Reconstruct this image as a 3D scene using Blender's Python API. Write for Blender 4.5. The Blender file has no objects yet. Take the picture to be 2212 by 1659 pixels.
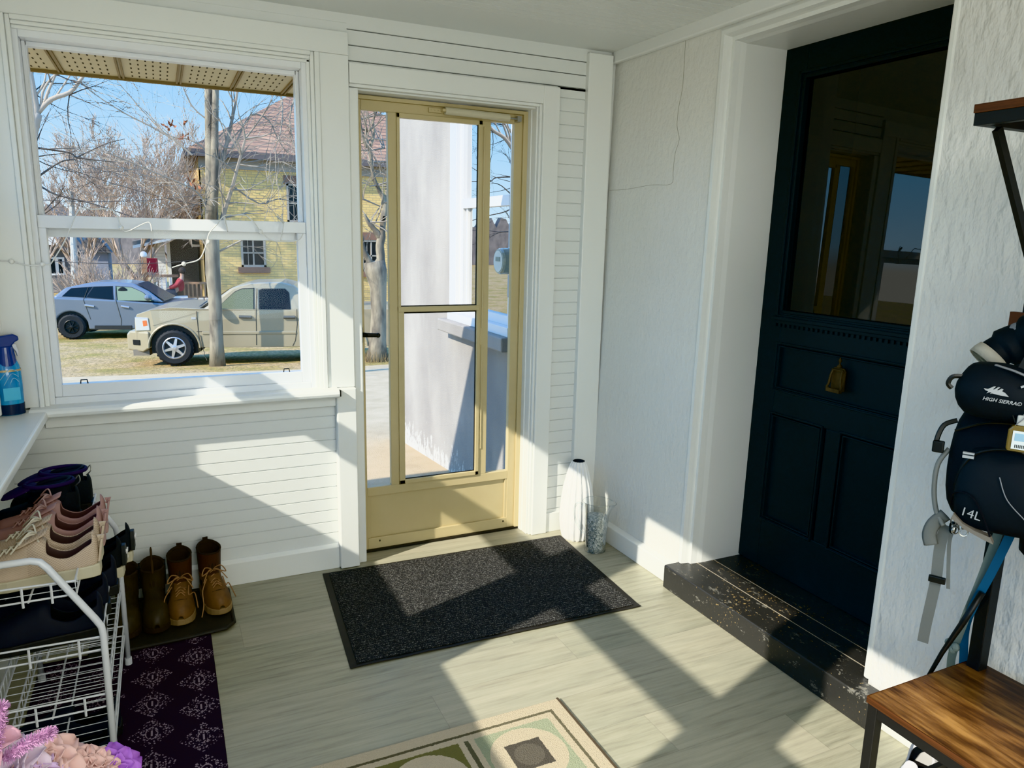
import bpy, bmesh, math, random
from mathutils import Vector, Matrix, Euler
PI=math.pi
sc=bpy.context.scene; col=sc.collection
# ------------------------------------------------------------------ camera
C=Vector((-1.9527,-3.1276,1.4821)); YAW,PITCH,ROLL,FP=.4446,-.1982,.022,1583.6
cy,sy,cp,sp,cr,sr=math.cos(YAW),math.sin(YAW),math.cos(PITCH),math.sin(PITCH),math.cos(ROLL),math.sin(ROLL)
Fw=Vector((sy*cp,cy*cp,sp)); Rt=Vector((cy,-sy,0)); Up=Rt.cross(Fw)
R2=Rt*cr+Up*sr; U2=Up*cr-Rt*sr
cam=bpy.data.cameras.new('camera'); co=bpy.data.objects.new('camera',cam); col.objects.link(co)
cam.sensor_width=36; cam.lens=FP/2212*36; cam.clip_start=.05; cam.clip_end=500
co.matrix_world=Matrix.Translation(C)@Matrix((R2,U2,-Fw)).transposed().to_4x4()
sc.camera=co
def ray(px,py): return Fw+R2*((px-1106)/FP)+U2*((829.5-py)/FP)
def at(px,py,ax,v):                       # photo measurement -> point on an axis plane
    d=ray(px,py); return C+d*((v-C[ax])/d[ax])
def aty(px,py,y): p=at(px,py,1,y); return p.x,p.z
# ------------------------------------------------------------------ materials
MT={}
def mat(name,c,rough=.6,metal=0,bump=None,var=None,spec=None,emit=None,coat=0,alpha=1,trans=0,ior=None,sheen=0):
    if name in MT: return MT[name]
    m=bpy.data.materials.new(name); m.use_nodes=True; nt=m.node_tree; b=nt.nodes['Principled BSDF']; L=nt.links
    b.inputs['Base Color'].default_value=(*c,1); b.inputs['Roughness'].default_value=rough; b.inputs['Metallic'].default_value=metal
    if spec is not None: b.inputs['Specular IOR Level'].default_value=spec
    if coat: b.inputs['Coat Weight'].default_value=coat
    if trans: b.inputs['Transmission Weight'].default_value=trans
    if ior: b.inputs['IOR'].default_value=ior
    if sheen: b.inputs['Sheen Weight'].default_value=sheen
    if emit: b.inputs['Emission Color'].default_value=(*emit[0],1); b.inputs['Emission Strength'].default_value=emit[1]
    if bump or var:
        tc=nt.nodes.new('ShaderNodeTexCoord')
    if var:                                # (colour2, scale, (sx,sy,sz), low, high)
        c2,s,st,lo,hi=(list(var)+[(1,1,1),.35,.65][len(var)-2:])[:5]
        mp=nt.nodes.new('ShaderNodeMapping'); mp.inputs['Scale'].default_value=st; L.new(tc.outputs['Object'],mp.inputs[0])
        n=nt.nodes.new('ShaderNodeTexNoise'); n.inputs['Scale'].default_value=s; n.inputs['Detail'].default_value=5; n.inputs['Roughness'].default_value=.6
        L.new(mp.outputs[0],n.inputs[0])
        r=nt.nodes.new('ShaderNodeValToRGB'); r.color_ramp.elements[0].position=lo; r.color_ramp.elements[1].position=hi
        r.color_ramp.elements[0].color=(*c,1); r.color_ramp.elements[1].color=(*c2,1)
        L.new(n.outputs[0],r.inputs[0]); L.new(r.outputs[0],b.inputs['Base Color'])
    if bump:                               # (scale, strength, dist, (sx,sy,sz))
        s,stn,dist=bump[:3]; st=bump[3] if len(bump)>3 else (1,1,1)
        mp=nt.nodes.new('ShaderNodeMapping'); mp.inputs['Scale'].default_value=st; L.new(tc.outputs['Object'],mp.inputs[0])
        n=nt.nodes.new('ShaderNodeTexNoise'); n.inputs['Scale'].default_value=s; n.inputs['Detail'].default_value=3
        L.new(mp.outputs[0],n.inputs[0])
        bp=nt.nodes.new('ShaderNodeBump'); bp.inputs['Strength'].default_value=stn; bp.inputs['Distance'].default_value=dist
        L.new(n.outputs[0],bp.inputs['Height']); L.new(bp.outputs[0],b.inputs['Normal'])
    MT[name]=m; return m
class NG:                                  # tiny node helper
    def __init__(s,name):
        s.m=bpy.data.materials.new(name); s.m.use_nodes=True; s.nt=s.m.node_tree; s.b=s.nt.nodes['Principled BSDF']; s.out=s.nt.nodes['Material Output']
        s.tc=s.new('ShaderNodeTexCoord'); MT[name]=s.m
    def new(s,t): return s.nt.nodes.new(t)
    def link(s,a,b): s.nt.links.new(a,b)
    def put(s,inp,v):
        if hasattr(v,'is_output') or isinstance(v,bpy.types.NodeSocket): s.link(v,inp)
        else: inp.default_value=v
    def math(s,op,a,b=0,c=0):
        n=s.new('ShaderNodeMath'); n.operation=op; s.put(n.inputs[0],a); s.put(n.inputs[1],b); s.put(n.inputs[2],c); return n.outputs[0]
    def xyz(s,o=None):
        n=s.new('ShaderNodeSeparateXYZ'); s.link(o or s.tc.outputs['Object'],n.inputs[0]); return n.outputs
    def mapp(s,scale=(1,1,1),loc=(0,0,0),rot=(0,0,0),src=None):
        n=s.new('ShaderNodeMapping'); n.inputs['Scale'].default_value=scale; n.inputs['Location'].default_value=loc; n.inputs['Rotation'].default_value=rot
        s.link(src or s.tc.outputs['Object'],n.inputs[0]); return n.outputs[0]
    def noise(s,scale,detail=3,src=None,rough=.55):
        n=s.new('ShaderNodeTexNoise'); n.inputs['Scale'].default_value=scale; n.inputs['Detail'].default_value=detail; n.inputs['Roughness'].default_value=rough
        s.link(src or s.tc.outputs['Object'],n.inputs[0]); return n.outputs[0]
    def ramp(s,f,stops):
        n=s.new('ShaderNodeValToRGB'); e=n.color_ramp.elements
        while len(e)<len(stops): e.new(.5)
        for i,(p,c) in enumerate(stops): e[i].position=p; e[i].color=(*c,1) if len(c)==3 else c
        s.link(f,n.inputs[0]); return n.outputs[0]
    def mix(s,f,a,b,blend='MIX'):
        n=s.new('ShaderNodeMix'); n.data_type='RGBA'; n.blend_type=blend
        s.put(n.inputs[0],f); s.put(n.inputs[6],a if not isinstance(a,tuple) else (*a,1)); s.put(n.inputs[7],b if not isinstance(b,tuple) else (*b,1)); return n.outputs[2]
    def bump(s,h,st,d):
        n=s.new('ShaderNodeBump'); n.inputs['Strength'].default_value=st; n.inputs['Distance'].default_value=d; s.link(h,n.inputs['Height']); s.link(n.outputs[0],s.b.inputs['Normal'])
    def col(s,c,r=.6): s.link(c,s.b.inputs['Base Color']); s.put(s.b.inputs['Roughness'],r)
white=mat('white_paint',(.765,.785,.765),.42,bump=(60,.15,.002,(1,1,1)))
trimw=mat('white_trim',(.81,.825,.80),.35,bump=(40,.12,.002,(1,1,.2)))
vinyl=mat('white_vinyl',(.80,.82,.84),.3)
# stucco
g=NG('stucco'); a=g.noise(30,3,g.mapp((1,1,.5))); b2=g.noise(9,2); h=g.math('ADD',g.math('MULTIPLY',a,1.),g.math('MULTIPLY',b2,.5))
g.bump(h,.8,.02); g.col(g.mix(g.noise(3,4),(.80,.80,.78),(.73,.735,.72)),.6)
# smoother stucco for the wall left of the door
g=NG('stucco_smooth'); a=g.noise(45,4,g.mapp((1,1,.7))); b2=g.noise(6,2); h=g.math('ADD',g.math('MULTIPLY',a,.6),g.math('MULTIPLY',b2,.6))
g.bump(h,.6,.012); g.col(g.mix(g.noise(2.5,4),(.81,.81,.77),(.75,.75,.71)),.55)
# vinyl plank floor, boards along x
g=NG('floor_planks'); o=g.xyz()
row=g.math('FLOOR',g.math('DIVIDE',o[1],.18)); 
off=g.math('MULTIPLY',g.math('FRACT',g.math('MULTIPLY',g.math('SINE',g.math('MULTIPLY',row,12.9898)),43758.5)),1.22)
xs=g.math('DIVIDE',g.math('ADD',o[0],off),1.22); colm=g.math('FLOOR',xs)
rnd=g.math('FRACT',g.math('MULTIPLY',g.math('SINE',g.math('ADD',g.math('MULTIPLY',row,78.233),g.math('MULTIPLY',colm,37.719))),4375.85))
cx=g.new('ShaderNodeCombineXYZ'); g.link(g.math('ADD',g.math('MULTIPLY',o[0],1.6),g.math('MULTIPLY',rnd,31.)),cx.inputs[0]); g.link(g.math('MULTIPLY',o[1],22.),cx.inputs[1]); g.link(rnd,cx.inputs[2])
gr=g.noise(2.2,6,cx.outputs[0],.65)
cx2=g.new('ShaderNodeCombineXYZ'); g.link(g.math('ADD',g.math('MULTIPLY',o[0],1.2),g.math('MULTIPLY',rnd,17.)),cx2.inputs[0]); g.link(g.math('MULTIPLY',o[1],5.),cx2.inputs[1])
gb=g.noise(1.6,3,cx2.outputs[0])
c1=g.ramp(gr,[(.30,(.205,.185,.13)),(.44,(.33,.31,.228)),(.56,(.40,.375,.278)),(.70,(.46,.43,.325))])
c2=g.mix(g.math('MULTIPLY',gb,.55),c1,(.25,.28,.225)); c3=g.mix(g.math('MULTIPLY',rnd,.35),c2,(.50,.455,.36))
fy=g.math('FRACT',g.math('DIVIDE',o[1],.18)); fx=g.math('FRACT',xs)
seam=g.math('MAXIMUM',g.math('LESS_THAN',fy,.010),g.math('LESS_THAN',fx,.0016))
g.col(g.mix(g.math('MULTIPLY',seam,.35),c3,(.14,.13,.10)),.42); g.bump(g.math('SUBTRACT',gr,g.math('MULTIPLY',seam,.6)),.25,.002)
# yellow brick, shingles
def brick(name,c1,c2,mc,bw,bh,ms=.02,rough=.8):
    g=NG(name); n=g.new('ShaderNodeTexBrick'); n.inputs['Scale'].default_value=1; n.inputs['Brick Width'].default_value=bw; n.inputs['Row Height'].default_value=bh
    n.inputs['Mortar Size'].default_value=ms; n.inputs['Color1'].default_value=(*c1,1); n.inputs['Color2'].default_value=(*c2,1); n.inputs['Mortar'].default_value=(*mc,1)
    o=g.xyz(); cx=g.new('ShaderNodeCombineXYZ'); g.link(g.math('ADD',o[0],o[1]),cx.inputs[0]); g.link(o[2],cx.inputs[1]); g.link(cx.outputs[0],n.inputs[0])
    g.col(n.outputs[0],rough); return g.m
brick('yellow_brick',(.74,.52,.20),(.62,.42,.16),(.40,.29,.16),.30,.105,.010)
brick('brown_shingle',(.40,.225,.135),(.28,.155,.095),(.13,.08,.06),.7,.17,.018)
brick('grey_shingle',(.22,.22,.23),(.17,.17,.18),(.09,.09,.1),.7,.2,.012)
# dark lap siding
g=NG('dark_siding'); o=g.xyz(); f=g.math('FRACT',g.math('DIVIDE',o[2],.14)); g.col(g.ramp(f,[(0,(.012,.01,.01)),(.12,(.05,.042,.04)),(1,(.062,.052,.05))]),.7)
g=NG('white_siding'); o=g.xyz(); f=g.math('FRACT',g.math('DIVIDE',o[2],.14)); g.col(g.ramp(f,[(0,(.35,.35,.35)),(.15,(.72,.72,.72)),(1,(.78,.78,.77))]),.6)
# ground
g=NG('lawn'); n1=g.noise(.9,6,None,.7); n2=g.noise(14,5,g.mapp((1,.45,1)),.75)
c=g.ramp(n1,[(.36,(.33,.27,.05)),(.47,(.55,.37,.13)),(.58,(.64,.43,.23))]); c=g.mix(g.ramp(n2,[(.35,(0,0,0)),(.7,(1,1,1))]),c,(.23,.17,.06)); g.col(c,.95); g.bump(n2,.8,.05)
g=NG('concrete_drive'); n1=g.noise(3,5,None,.7); n2=g.noise(120,3); c=g.ramp(n1,[(.3,(.52,.385,.22)),(.7,(.70,.53,.33))]); c=g.mix(g.math('MULTIPLY',n2,.5),c,(.25,.2,.15)); g.col(c,.9); g.bump(n2,.5,.01)
# outside stucco, weathered grey
g=NG('grey_stucco'); n1=g.noise(120,3,None,.7); n2=g.noise(1.6,4,g.mapp((1,1,.5)),.6); o=g.xyz()
c=g.ramp(n2,[(.35,(.30,.28,.26)),(.65,(.42,.395,.36))])
zz=g.math('ADD',g.math('MULTIPLY',g.math('ADD',o[2],.2),2.2),g.math('MULTIPLY',g.math('SUBTRACT',g.noise(13,5,g.mapp((1,1,.35)),.7),.5),3.6))
c=g.mix(g.math('LESS_THAN',g.math('ADD',g.math('MULTIPLY',g.math('ADD',o[2],.27),5.),g.math('MULTIPLY',g.math('SUBTRACT',g.noise(22,5,g.mapp((1,1,.4)),.75),.5),6.5)),-.15),c,(.66,.64,.60)); c=g.mix(g.math('MULTIPLY',n1,.35),c,(.16,.15,.14)); g.col(c,.9); g.bump(n1,.6,.006)
# black door / step paint
blackdoor=mat('black_blue_paint',(.006,.010,.013),.42,spec=.35)
g=NG('black_step_paint'); n1=g.noise(26,6,g.mapp((1,.5,1)),.75); n3=g.noise(90,4,None,.7); n2=g.noise(3,3); o=g.xyz()
w=g.math('MULTIPLY',g.math('GREATER_THAN',g.math('ADD',g.math('MULTIPLY',n1,.7),g.math('MULTIPLY',n3,.3)),.585),.5)
c=g.mix(w,(.036,.036,.035),(.30,.29,.25)); c=g.mix(g.math('MULTIPLY',g.math('GREATER_THAN',g.math('ADD',n3,g.math('MULTIPLY',n2,.35)),.86),1),c,(.42,.30,.13))
g.col(c,.4); g.bump(n1,.3,.003)
def glass(name,tint=(1,1,1),refl=.08,dirt=0):
    m=bpy.data.materials.new(name); m.use_nodes=True; nt=m.node_tree; nt.nodes.remove(nt.nodes['Principled BSDF'])
    o=nt.nodes['Material Output']; t=nt.nodes.new('ShaderNodeBsdfTransparent'); t.inputs[0].default_value=(*tint,1)
    gl=nt.nodes.new('ShaderNodeBsdfGlossy'); gl.inputs['Roughness'].default_value=.01; mx=nt.nodes.new('ShaderNodeMixShader'); fr=nt.nodes.new('ShaderNodeLayerWeight'); fr.inputs[0].default_value=.25
    mt=nt.nodes.new('ShaderNodeMath'); mt.operation='MULTIPLY_ADD'; nt.links.new(fr.outputs[0],mt.inputs[0]); mt.inputs[1].default_value=.5; mt.inputs[2].default_value=refl
    nt.links.new(mt.outputs[0],mx.inputs[0]); nt.links.new(t.outputs[0],mx.inputs[1]); nt.links.new(gl.outputs[0],mx.inputs[2])
    last=mx.outputs[0]
    if dirt:
        d=nt.nodes.new('ShaderNodeBsdfDiffuse'); d.inputs[0].default_value=(.8,.8,.78,1); m2=nt.nodes.new('ShaderNodeMixShader'); n=nt.nodes.new('ShaderNodeTexNoise'); n.inputs['Scale'].default_value=4
        tc=nt.nodes.new('ShaderNodeTexCoord'); nt.links.new(tc.outputs['Object'],n.inputs[0]); q=nt.nodes.new('ShaderNodeMath'); q.operation='MULTIPLY'; q.inputs[1].default_value=dirt; nt.links.new(n.outputs[0],q.inputs[0])
        nt.links.new(q.outputs[0],m2.inputs[0]); nt.links.new(last,m2.inputs[1]); nt.links.new(d.outputs[0],m2.inputs[2]); last=m2.outputs[0]
    nt.links.new(last,o.inputs[0]); MT[name]=m; return m
pane_m=glass('window_glass',(.97,.98,.98),.0); door_pane=glass('storm_glass',(.97,.97,.97),.0,.05); dark_pane=glass('dark_door_glass',(.30,.30,.28),.06)
# ------------------------------------------------------------------ mesh builder
class MB:
    def __init__(s): s.v=[]; s.f=[]; s.m=[]; s.mi=0
    def add(s,vs,fs):
        k=len(s.v); s.v+= [tuple(v) for v in vs]; s.f+=[tuple(i+k for i in f) for f in fs]; s.m+=[s.mi]*len(fs); return s
    def box(s,x0,x1,y0,y1,z0,z1,M=None):
        vs=[Vector((x,y,z)) for x in (x0,x1) for y in (y0,y1) for z in (z0,z1)]
        if M: vs=[M@v for v in vs]
        return s.add(vs,[(0,1,3,2),(4,6,7,5),(0,4,5,1),(2,3,7,6),(0,2,6,4),(1,5,7,3)])
    def prism(s,pts,fn):                  # 2D outline -> fn(u,v,k) k=0/1 gives both caps
        n=len(pts); a=[fn(u,v,0) for u,v in pts]; b=[fn(u,v,1) for u,v in pts]
        return s.add(a+b,[tuple(range(n))[::-1],tuple(range(n,2*n))]+[(i,(i+1)%n,n+(i+1)%n,n+i) for i in range(n)])
    def tube(s,path,r,n=8,cap=True,flat=None):
        P=[Vector(p) for p in path]; R=r if isinstance(r,(list,tuple)) else [r]*len(P); rings=[]; prev=None
        for i,p in enumerate(P):
            t=(P[min(i+1,len(P)-1)]-P[max(i-1,0)]); t=t.normalized() if t.length>1e-9 else Vector((0,0,1))
            if prev is None:
                a=Vector((0,0,1)) if abs(t.z)<.9 else Vector((1,0,0)); u=t.cross(a).normalized()
            else:
                u=(prev-t*prev.dot(t)); u=u.normalized() if u.length>1e-6 else t.orthogonal().normalized()
            prev=u; w=t.cross(u)
            if flat: rings.append([p+(u*math.cos(2*PI*k/n)*flat[0]+w*math.sin(2*PI*k/n)*flat[1])*R[i] for k in range(n)])
            else: rings.append([p+(u*math.cos(2*PI*k/n)+w*math.sin(2*PI*k/n))*R[i] for k in range(n)])
        return s.rings(rings,cap)
    def rings(s,rings,cap=True,closed=True):
        n=len(rings[0]); vs=[v for r in rings for v in r]; fs=[]
        for i in range(len(rings)-1):
            for k in range(n if closed else n-1):
                a=i*n+k; b=i*n+(k+1)%n; fs.append((a,b,b+n,a+n))
        if cap and closed: fs.append(tuple(range(n))[::-1]); fs.append(tuple((len(rings)-1)*n+k for k in range(n)))
        return s.add(vs,fs)
    def lathe(s,prof,n=24,c=(0,0,0),mod=None,cap=False,sx=1,sy=1):
        R=[]
        for r,z in prof: R.append([Vector((c[0]+math.cos(2*PI*k/n)*(mod(r,z,k) if mod else r)*sx,c[1]+math.sin(2*PI*k/n)*(mod(r,z,k) if mod else r)*sy,c[2]+z)) for k in range(n)])
        return s.rings(R,cap)
    def ball(s,c,r,n=12,m=8,sc=(1,1,1),M=None):
        R=[]
        for j in range(m+1):
            a=-PI/2+PI*j/m; R.append([Vector((math.cos(a)*math.cos(2*PI*k/n)*r*sc[0],math.cos(a)*math.sin(2*PI*k/n)*r*sc[1],math.sin(a)*r*sc[2])) for k in range(n)])
        R=[[ (M@v if M else v)+Vector(c) for v in q] for q in R]
        return s.rings(R,True)
    def build(s,name,m,parent=None,smooth=False,bevel=0,sub=0,solid=0,xf=None,loc=None,seg=2,bang=40):
        me=bpy.data.meshes.new(name); vs=s.v
        if xf: vs=[xf(*v) for v in vs]
        me.from_pydata([tuple(v) for v in vs],[],s.f)
        ms=m if isinstance(m,(list,tuple)) else [m]
        for q in ms: me.materials.append(MT[q] if isinstance(q,str) else q)
        for p,i in zip(me.polygons,s.m): p.material_index=i
        bm=bmesh.new(); bm.from_mesh(me); bmesh.ops.recalc_face_normals(bm,faces=bm.faces); bm.to_mesh(me); bm.free()
        if smooth: me.polygons.foreach_set('use_smooth',[True]*len(me.polygons))
        o=bpy.data.objects.new(name,me); col.objects.link(o)
        if loc: o.location=loc
        if parent: o.parent=parent
        if solid: d=o.modifiers.new('s','SOLIDIFY'); d.thickness=solid; d.offset=0
        if bevel: d=o.modifiers.new('b','BEVEL'); d.width=bevel; d.segments=seg; d.limit_method='ANGLE'; d.angle_limit=math.radians(bang)
        if sub: d=o.modifiers.new('u','SUBSURF'); d.levels=sub; d.render_levels=sub
        if smooth=='auto':
            md=o.data; 
        return o
def tag(o,label=None,cat=None,group=None,kind=None):
    if label: o['label']=label
    if cat: o['category']=cat
    if group: o['group']=group
    if kind: o['kind']=kind
    return o
def empty(name,loc=(0,0,0),rz=0,label=None,cat=None,group=None,kind=None):
    o=bpy.data.objects.new(name,None); o.empty_display_size=.05; col.objects.link(o); o.location=loc; o.rotation_euler=(0,0,rz); return tag(o,label,cat,group,kind)
def S(o,label,cat): return tag(o,label,cat,None,'structure')
def copy_tree(o,parent=None):
    kids=list(o.children); c=o.copy(); col.objects.link(c)
    if parent: c.parent=parent
    for k in kids: copy_tree(k,c)
    return c
def text(s,size,name,m,parent,M,ext=.0004,bold=False,shear=0):
    cu=bpy.data.curves.new(name,'FONT'); cu.body=s; cu.size=size; cu.extrude=ext; cu.align_x='CENTER'; cu.align_y='CENTER'; cu.shear=shear; cu.resolution_u=3
    if bold: cu.offset=size*.02
    t=bpy.data.objects.new('tmp',cu); col.objects.link(t); dg=bpy.context.evaluated_depsgraph_get(); dg.update()
    me=bpy.data.meshes.new_from_object(t.evaluated_get(dg)); bpy.data.objects.remove(t)
    me.transform(M); me.materials.clear(); me.materials.append(MT[m] if isinstance(m,str) else m)
    o=bpy.data.objects.new(name,me); col.objects.link(o); o.parent=parent; return o
def smoothpath(P,k=6):
    P=[Vector(p) for p in P]; out=[]
    for i in range(len(P)-1):
        a=P[max(i-1,0)];b=P[i];c=P[i+1];d=P[min(i+2,len(P)-1)]
        for j in range(k):
            t=j/k; out.append(.5*((2*b)+(c-a)*t+(2*a-5*b+4*c-d)*t*t+(3*b-a-3*c+d)*t**3))
    out.append(P[-1]); return out
# ------------------------------------------------------------------ room shell
H=2.335; YB=-4.7; XL=-2.50
def RW(x,y,z): return (x-.0149*y+.0197*z,y+.0086*z,z)     # the old house wall is slightly out of plumb
S(MB().box(-2.75,.5,YB,.16,-.12,0).build('floor','floor_planks'),'pale greyish oak-look plank flooring with patches of sun','floor')
def boards(mb,x0,x1,z0,z1,y,p=.054,g=.0025,dep=.005,ph=0.):     # horizontal tongue-and-groove boards
    zs=[]; k=math.floor((z0-ph)/p); prof=[]
    z=ph+k*p
    while z<z1:
        a,b=max(z+g,z0),min(z+p-g,z1)
        if b>a: prof+=[(a,0),(b,0)]
        if z+p<z1 and z+p>z0: prof+=[(z+p-g*.3,dep),(z+p+g*.3,dep)]
        z+=p
    vs=[]
    for zz,d in prof: vs+=[(x0,y+d,zz),(x1,y+d,zz)]
    mb.add(vs,[(2*i,2*i+1,2*i+3,2*i+2) for i in range(len(prof)-1)])
# back wall: solid pieces behind, boards in front
w=MB()
w.box(-2.75,-2.37,.006,.15,0,H); w.box(-2.37,-1.36,.006,.15,0,.80); w.box(-2.37,-1.36,.006,.15,2.17,H); w.box(-1.36,-1.225,.006,.15,0,H)
w.box(-1.225,-.32,.006,.15,2.10,H); w.box(-.32,.3,.006,.15,0,H)
boards(w,-2.50,-1.312,0,.80,0.,.054,ph=.002); boards(w,-.262,0.03,0,2.16,0,.0587,ph=.0); boards(w,-1.226,0.03,2.15,H,0,.0587,dep=.006,ph=-.01)
boards(w,-2.50,-1.226,2.25,H,0,.2,g=.001,dep=.001,ph=.1)
S(w.build('wall_back','white_paint'),'white tongue-and-groove board wall around the storm door and window','wall')
# ceiling of narrow beadboard running along x
w=MB(); w.box(-2.75,.6,YB,.15,H+.006,H+.08); y=-.30
vs=[];fs=[]; prof=[(.10,0)]
yy=-.30
prof+= [(yy,0)]
while yy>YB:
    prof+=[(yy-.001,.004),(yy-.003,.004),(yy-.004,0),(yy-.042,0)]; yy-=.042
for yv,d in prof: vs+=[(-2.6,yv,H+d),(.5,yv,H+d)]
w.add(vs,[(2*i,2*i+1,2*i+3,2*i+2) for i in range(len(prof)-1)])
S(w.build('ceiling','white_paint'),'white beadboard porch ceiling with narrow grooves','ceiling')
# right wall (stucco) with the door opening
w=MB(); T=.40
w.box(0,T,-.735,.15,0,2.36); w.box(0,T,-1.70,-.735,2.285,2.36); w.mi=1; w.box(0,T,YB,-1.70,0,2.36)
w.mi=1
o=w.build('wall_right',['stucco_smooth','stucco'],xf=RW); S(o,'white painted stucco house wall with rough texture','wall')
def crackpath(px):
    out=[]
    for p in px:
        q=at(*p,0,.02); out.append((.0197*q.z-.0149*q.y-.0005,q.y,q.z))
    return out
cm=mat('crack_grey',(.42,.40,.33),.9)
MB().tube(smoothpath(crackpath([(1468,68),(1465,140),(1462,190),(1455,230),(1452,270),(1457,300),(1449,330),(1445,370),(1441,397),(1400,399),(1350,408),(1312,411)]),4),.0007,5).build('crack',cm,o)
S(MB().box(-2.75,.6,YB-.1,YB,-.05,H+.05).build('wall_front','white_paint'),'plain white wall closing the porch behind the viewpoint','wall')
# window unit generator in local coords (u along wall, v outwards, z up)
def window_unit(name,label,u0,u1,z0,z1,zm0,zm1,xf,detail=True):
    root=empty(name); S(root,label,'window')
    f=MB(); fr=.055                                              # fixed outer frame
    f.box(u0-fr,u0-.012,.0,.13,z0-.10,z1+.07); f.box(u1+.012,u1+fr,.0,.13,z0-.10,z1+.07); f.box(u0-.012,u1+.012,.0,.13,z1+.012,z1+.07); f.box(u0-.012,u1+.012,.0,.13,z0-.10,z0-.045)
    f.box(u0-.012,u0-.0,.055,.13,zm0,z1+.012); f.box(u1+.0,u1+.012,.055,.13,zm0,z1+.012)
    f.build('window_frame',vinyl,root,bevel=.003,xf=xf)
    q=MB(); q.box(u0-.012,u1+.012,.06,.095,zm0-.03,zm1-.008); q.box(u0-.012,u0+.004,.06,.095,zm1-.008,z1+.012); q.box(u1-.004,u1+.012,.06,.095,zm1-.008,z1+.012); q.box(u0-.012,u1+.012,.06,.095,z1-.004,z1+.012)
    q.build('upper_sash',vinyl,root,bevel=.002,xf=xf)
    q=MB(); q.box(u0-.012,u1+.012,.012,.05,zm0+.002,zm1); q.box(u0-.012,u0+.012,.012,.05,z0-.045,zm0+.002); q.box(u1-.022,u1+.012,.012,.05,z0-.045,zm0+.002); q.box(u0+.012,u1-.022,.012,.05,z0-.045,z0)
    s=q.build('lower_sash',vinyl,root,bevel=.002,xf=xf)
    MB().add([(u0,.078,zm0),(u1,.078,zm0),(u1,.078,z1),(u0,.078,z1)],[(0,1,2,3)]).build('pane',pane_m,root,xf=xf)
    MB().add([(u0,.03,z0),(u1,.03,z0),(u1,.03,zm0+.01),(u0,.03,zm0+.01)],[(0,1,2,3)]).build('pane',pane_m,root,xf=xf)
    if detail:
        q=MB()
        for uu in (u0+.085,u1-.085):
            q.tube([(uu-.012,.02,z0),(uu-.010,.02,z0+.014),(uu+.010,.02,z0+.014),(uu+.012,.02,z0)],.0025,6)
            q.build('sash_latch',mat('black_plastic',(.01,.01,.01),.4),root,xf=xf); q=MB()
    return root
bw=lambda u,v,z:(u,v+.005,z)
window_unit('window_1','white vinyl double-hung window facing the parked vehicles',-2.332,-1.42,.902,2.10,1.475,1.522,bw)
lw=lambda u,v,z:(XL-.015-v,u,z)
for i,(a,b) in enumerate([(-1.083,-.197),(-2.252,-1.361),(-3.337,-2.457),(-4.467,-3.577)]):
    window_unit('window_%d'%(i+2),['white double-hung side window nearest the corner, over the spray bottle','second white side window from the corner','third white side window, beside the viewpoint','fourth white side window, behind the viewpoint'][i],a+.02,b-.005,1.012,2.147,1.512,1.582,lw,False)
# left wall
w=MB(); ys=[.15,-.125,-1.10,-1.295,-2.275,-2.39,-3.365,-3.51,-4.50,YB]
w.box(XL-.14,XL,YB,.0,0,.80); w.box(XL-.14,XL,YB,.0,2.215,H+.05)
for a,b in ((0,-.14),(-1.13,-1.30),(-2.31,-2.40),(-3.39,-3.52),(-4.53,YB)): w.box(XL-.14,XL,b,a,.80,2.215)
for y0,y1 in ((-1.13,-.125),(-2.31,-1.29),(-3.40,-2.385),(-4.54,-3.50)): w.box(XL-.14,XL,y0,y1,.80,.92)
w.box(XL-.16,XL-.14,-4.7,.15,-.4,.8)
S(w.build('wall_left','white_paint'),'white side wall under the row of windows, behind the shoe rack','wall')
# mouldings round the side windows
q=MB(); q.box(XL,XL+.02,-.024,-.0,.83,2.30); q.box(XL,XL+.008,-.125,-.11,.83,2.26); q.box(XL,XL+.012,-.065,-.05,.83,2.26)
for a,b in ((-1.14,-1.29),(-2.32,-2.39),(-3.41,-3.50)): q.box(XL,XL+.022,b,a,.83,2.22)
q.box(XL,XL+.012,YB,-.105,2.23,2.32)
S(q.build('trim_1',trimw,bevel=.004),'white vertical mouldings between the side windows','trim')
# left stool (sill)
q=MB(); q.box(XL-.055,-2.362,YB,-.004,.792,.824); q.box(XL-.001,-2.42,YB,-.004,.70,.792)
S(q.build('trim_2',trimw,bevel=.008,seg=3),'white painted sill under the side windows, sunlit on top','window sill')
# back window mouldings
q=MB(); q.box(-2.39,-1.226,-.022,.004,2.176,2.262)              # head board
q.box(-1.342,-1.226,-.020,.004,.829,2.176)                      # right casing
q.box(-2.50,-2.39,-.02,.004,.829,2.29)
S(q.build('trim_3',trimw,bevel=.003),'flat white boards framing the window facing the street','trim')
q=MB()
for x0,x1,d in ((-1.361,-1.342,-.026),(-1.376,-1.361,-.014),(-1.39,-1.376,-.004)): q.box(x0,x1,d,.01,.829,2.176)
for x0,x1,d in ((-2.39,-2.375,-.03),(-2.375,-2.36,-.016)): q.box(x0,x1,d,.01,.829,2.176)
for z0,z1,d in ((2.160,2.176,-.026),(2.147,2.160,-.014),(2.135,2.147,-.004)): q.box(-2.36,-1.376,d,.01,z0,z1)
S(q.build('trim_4',trimw,bevel=.003),'stepped white moulding around the street window opening','trim')
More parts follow.
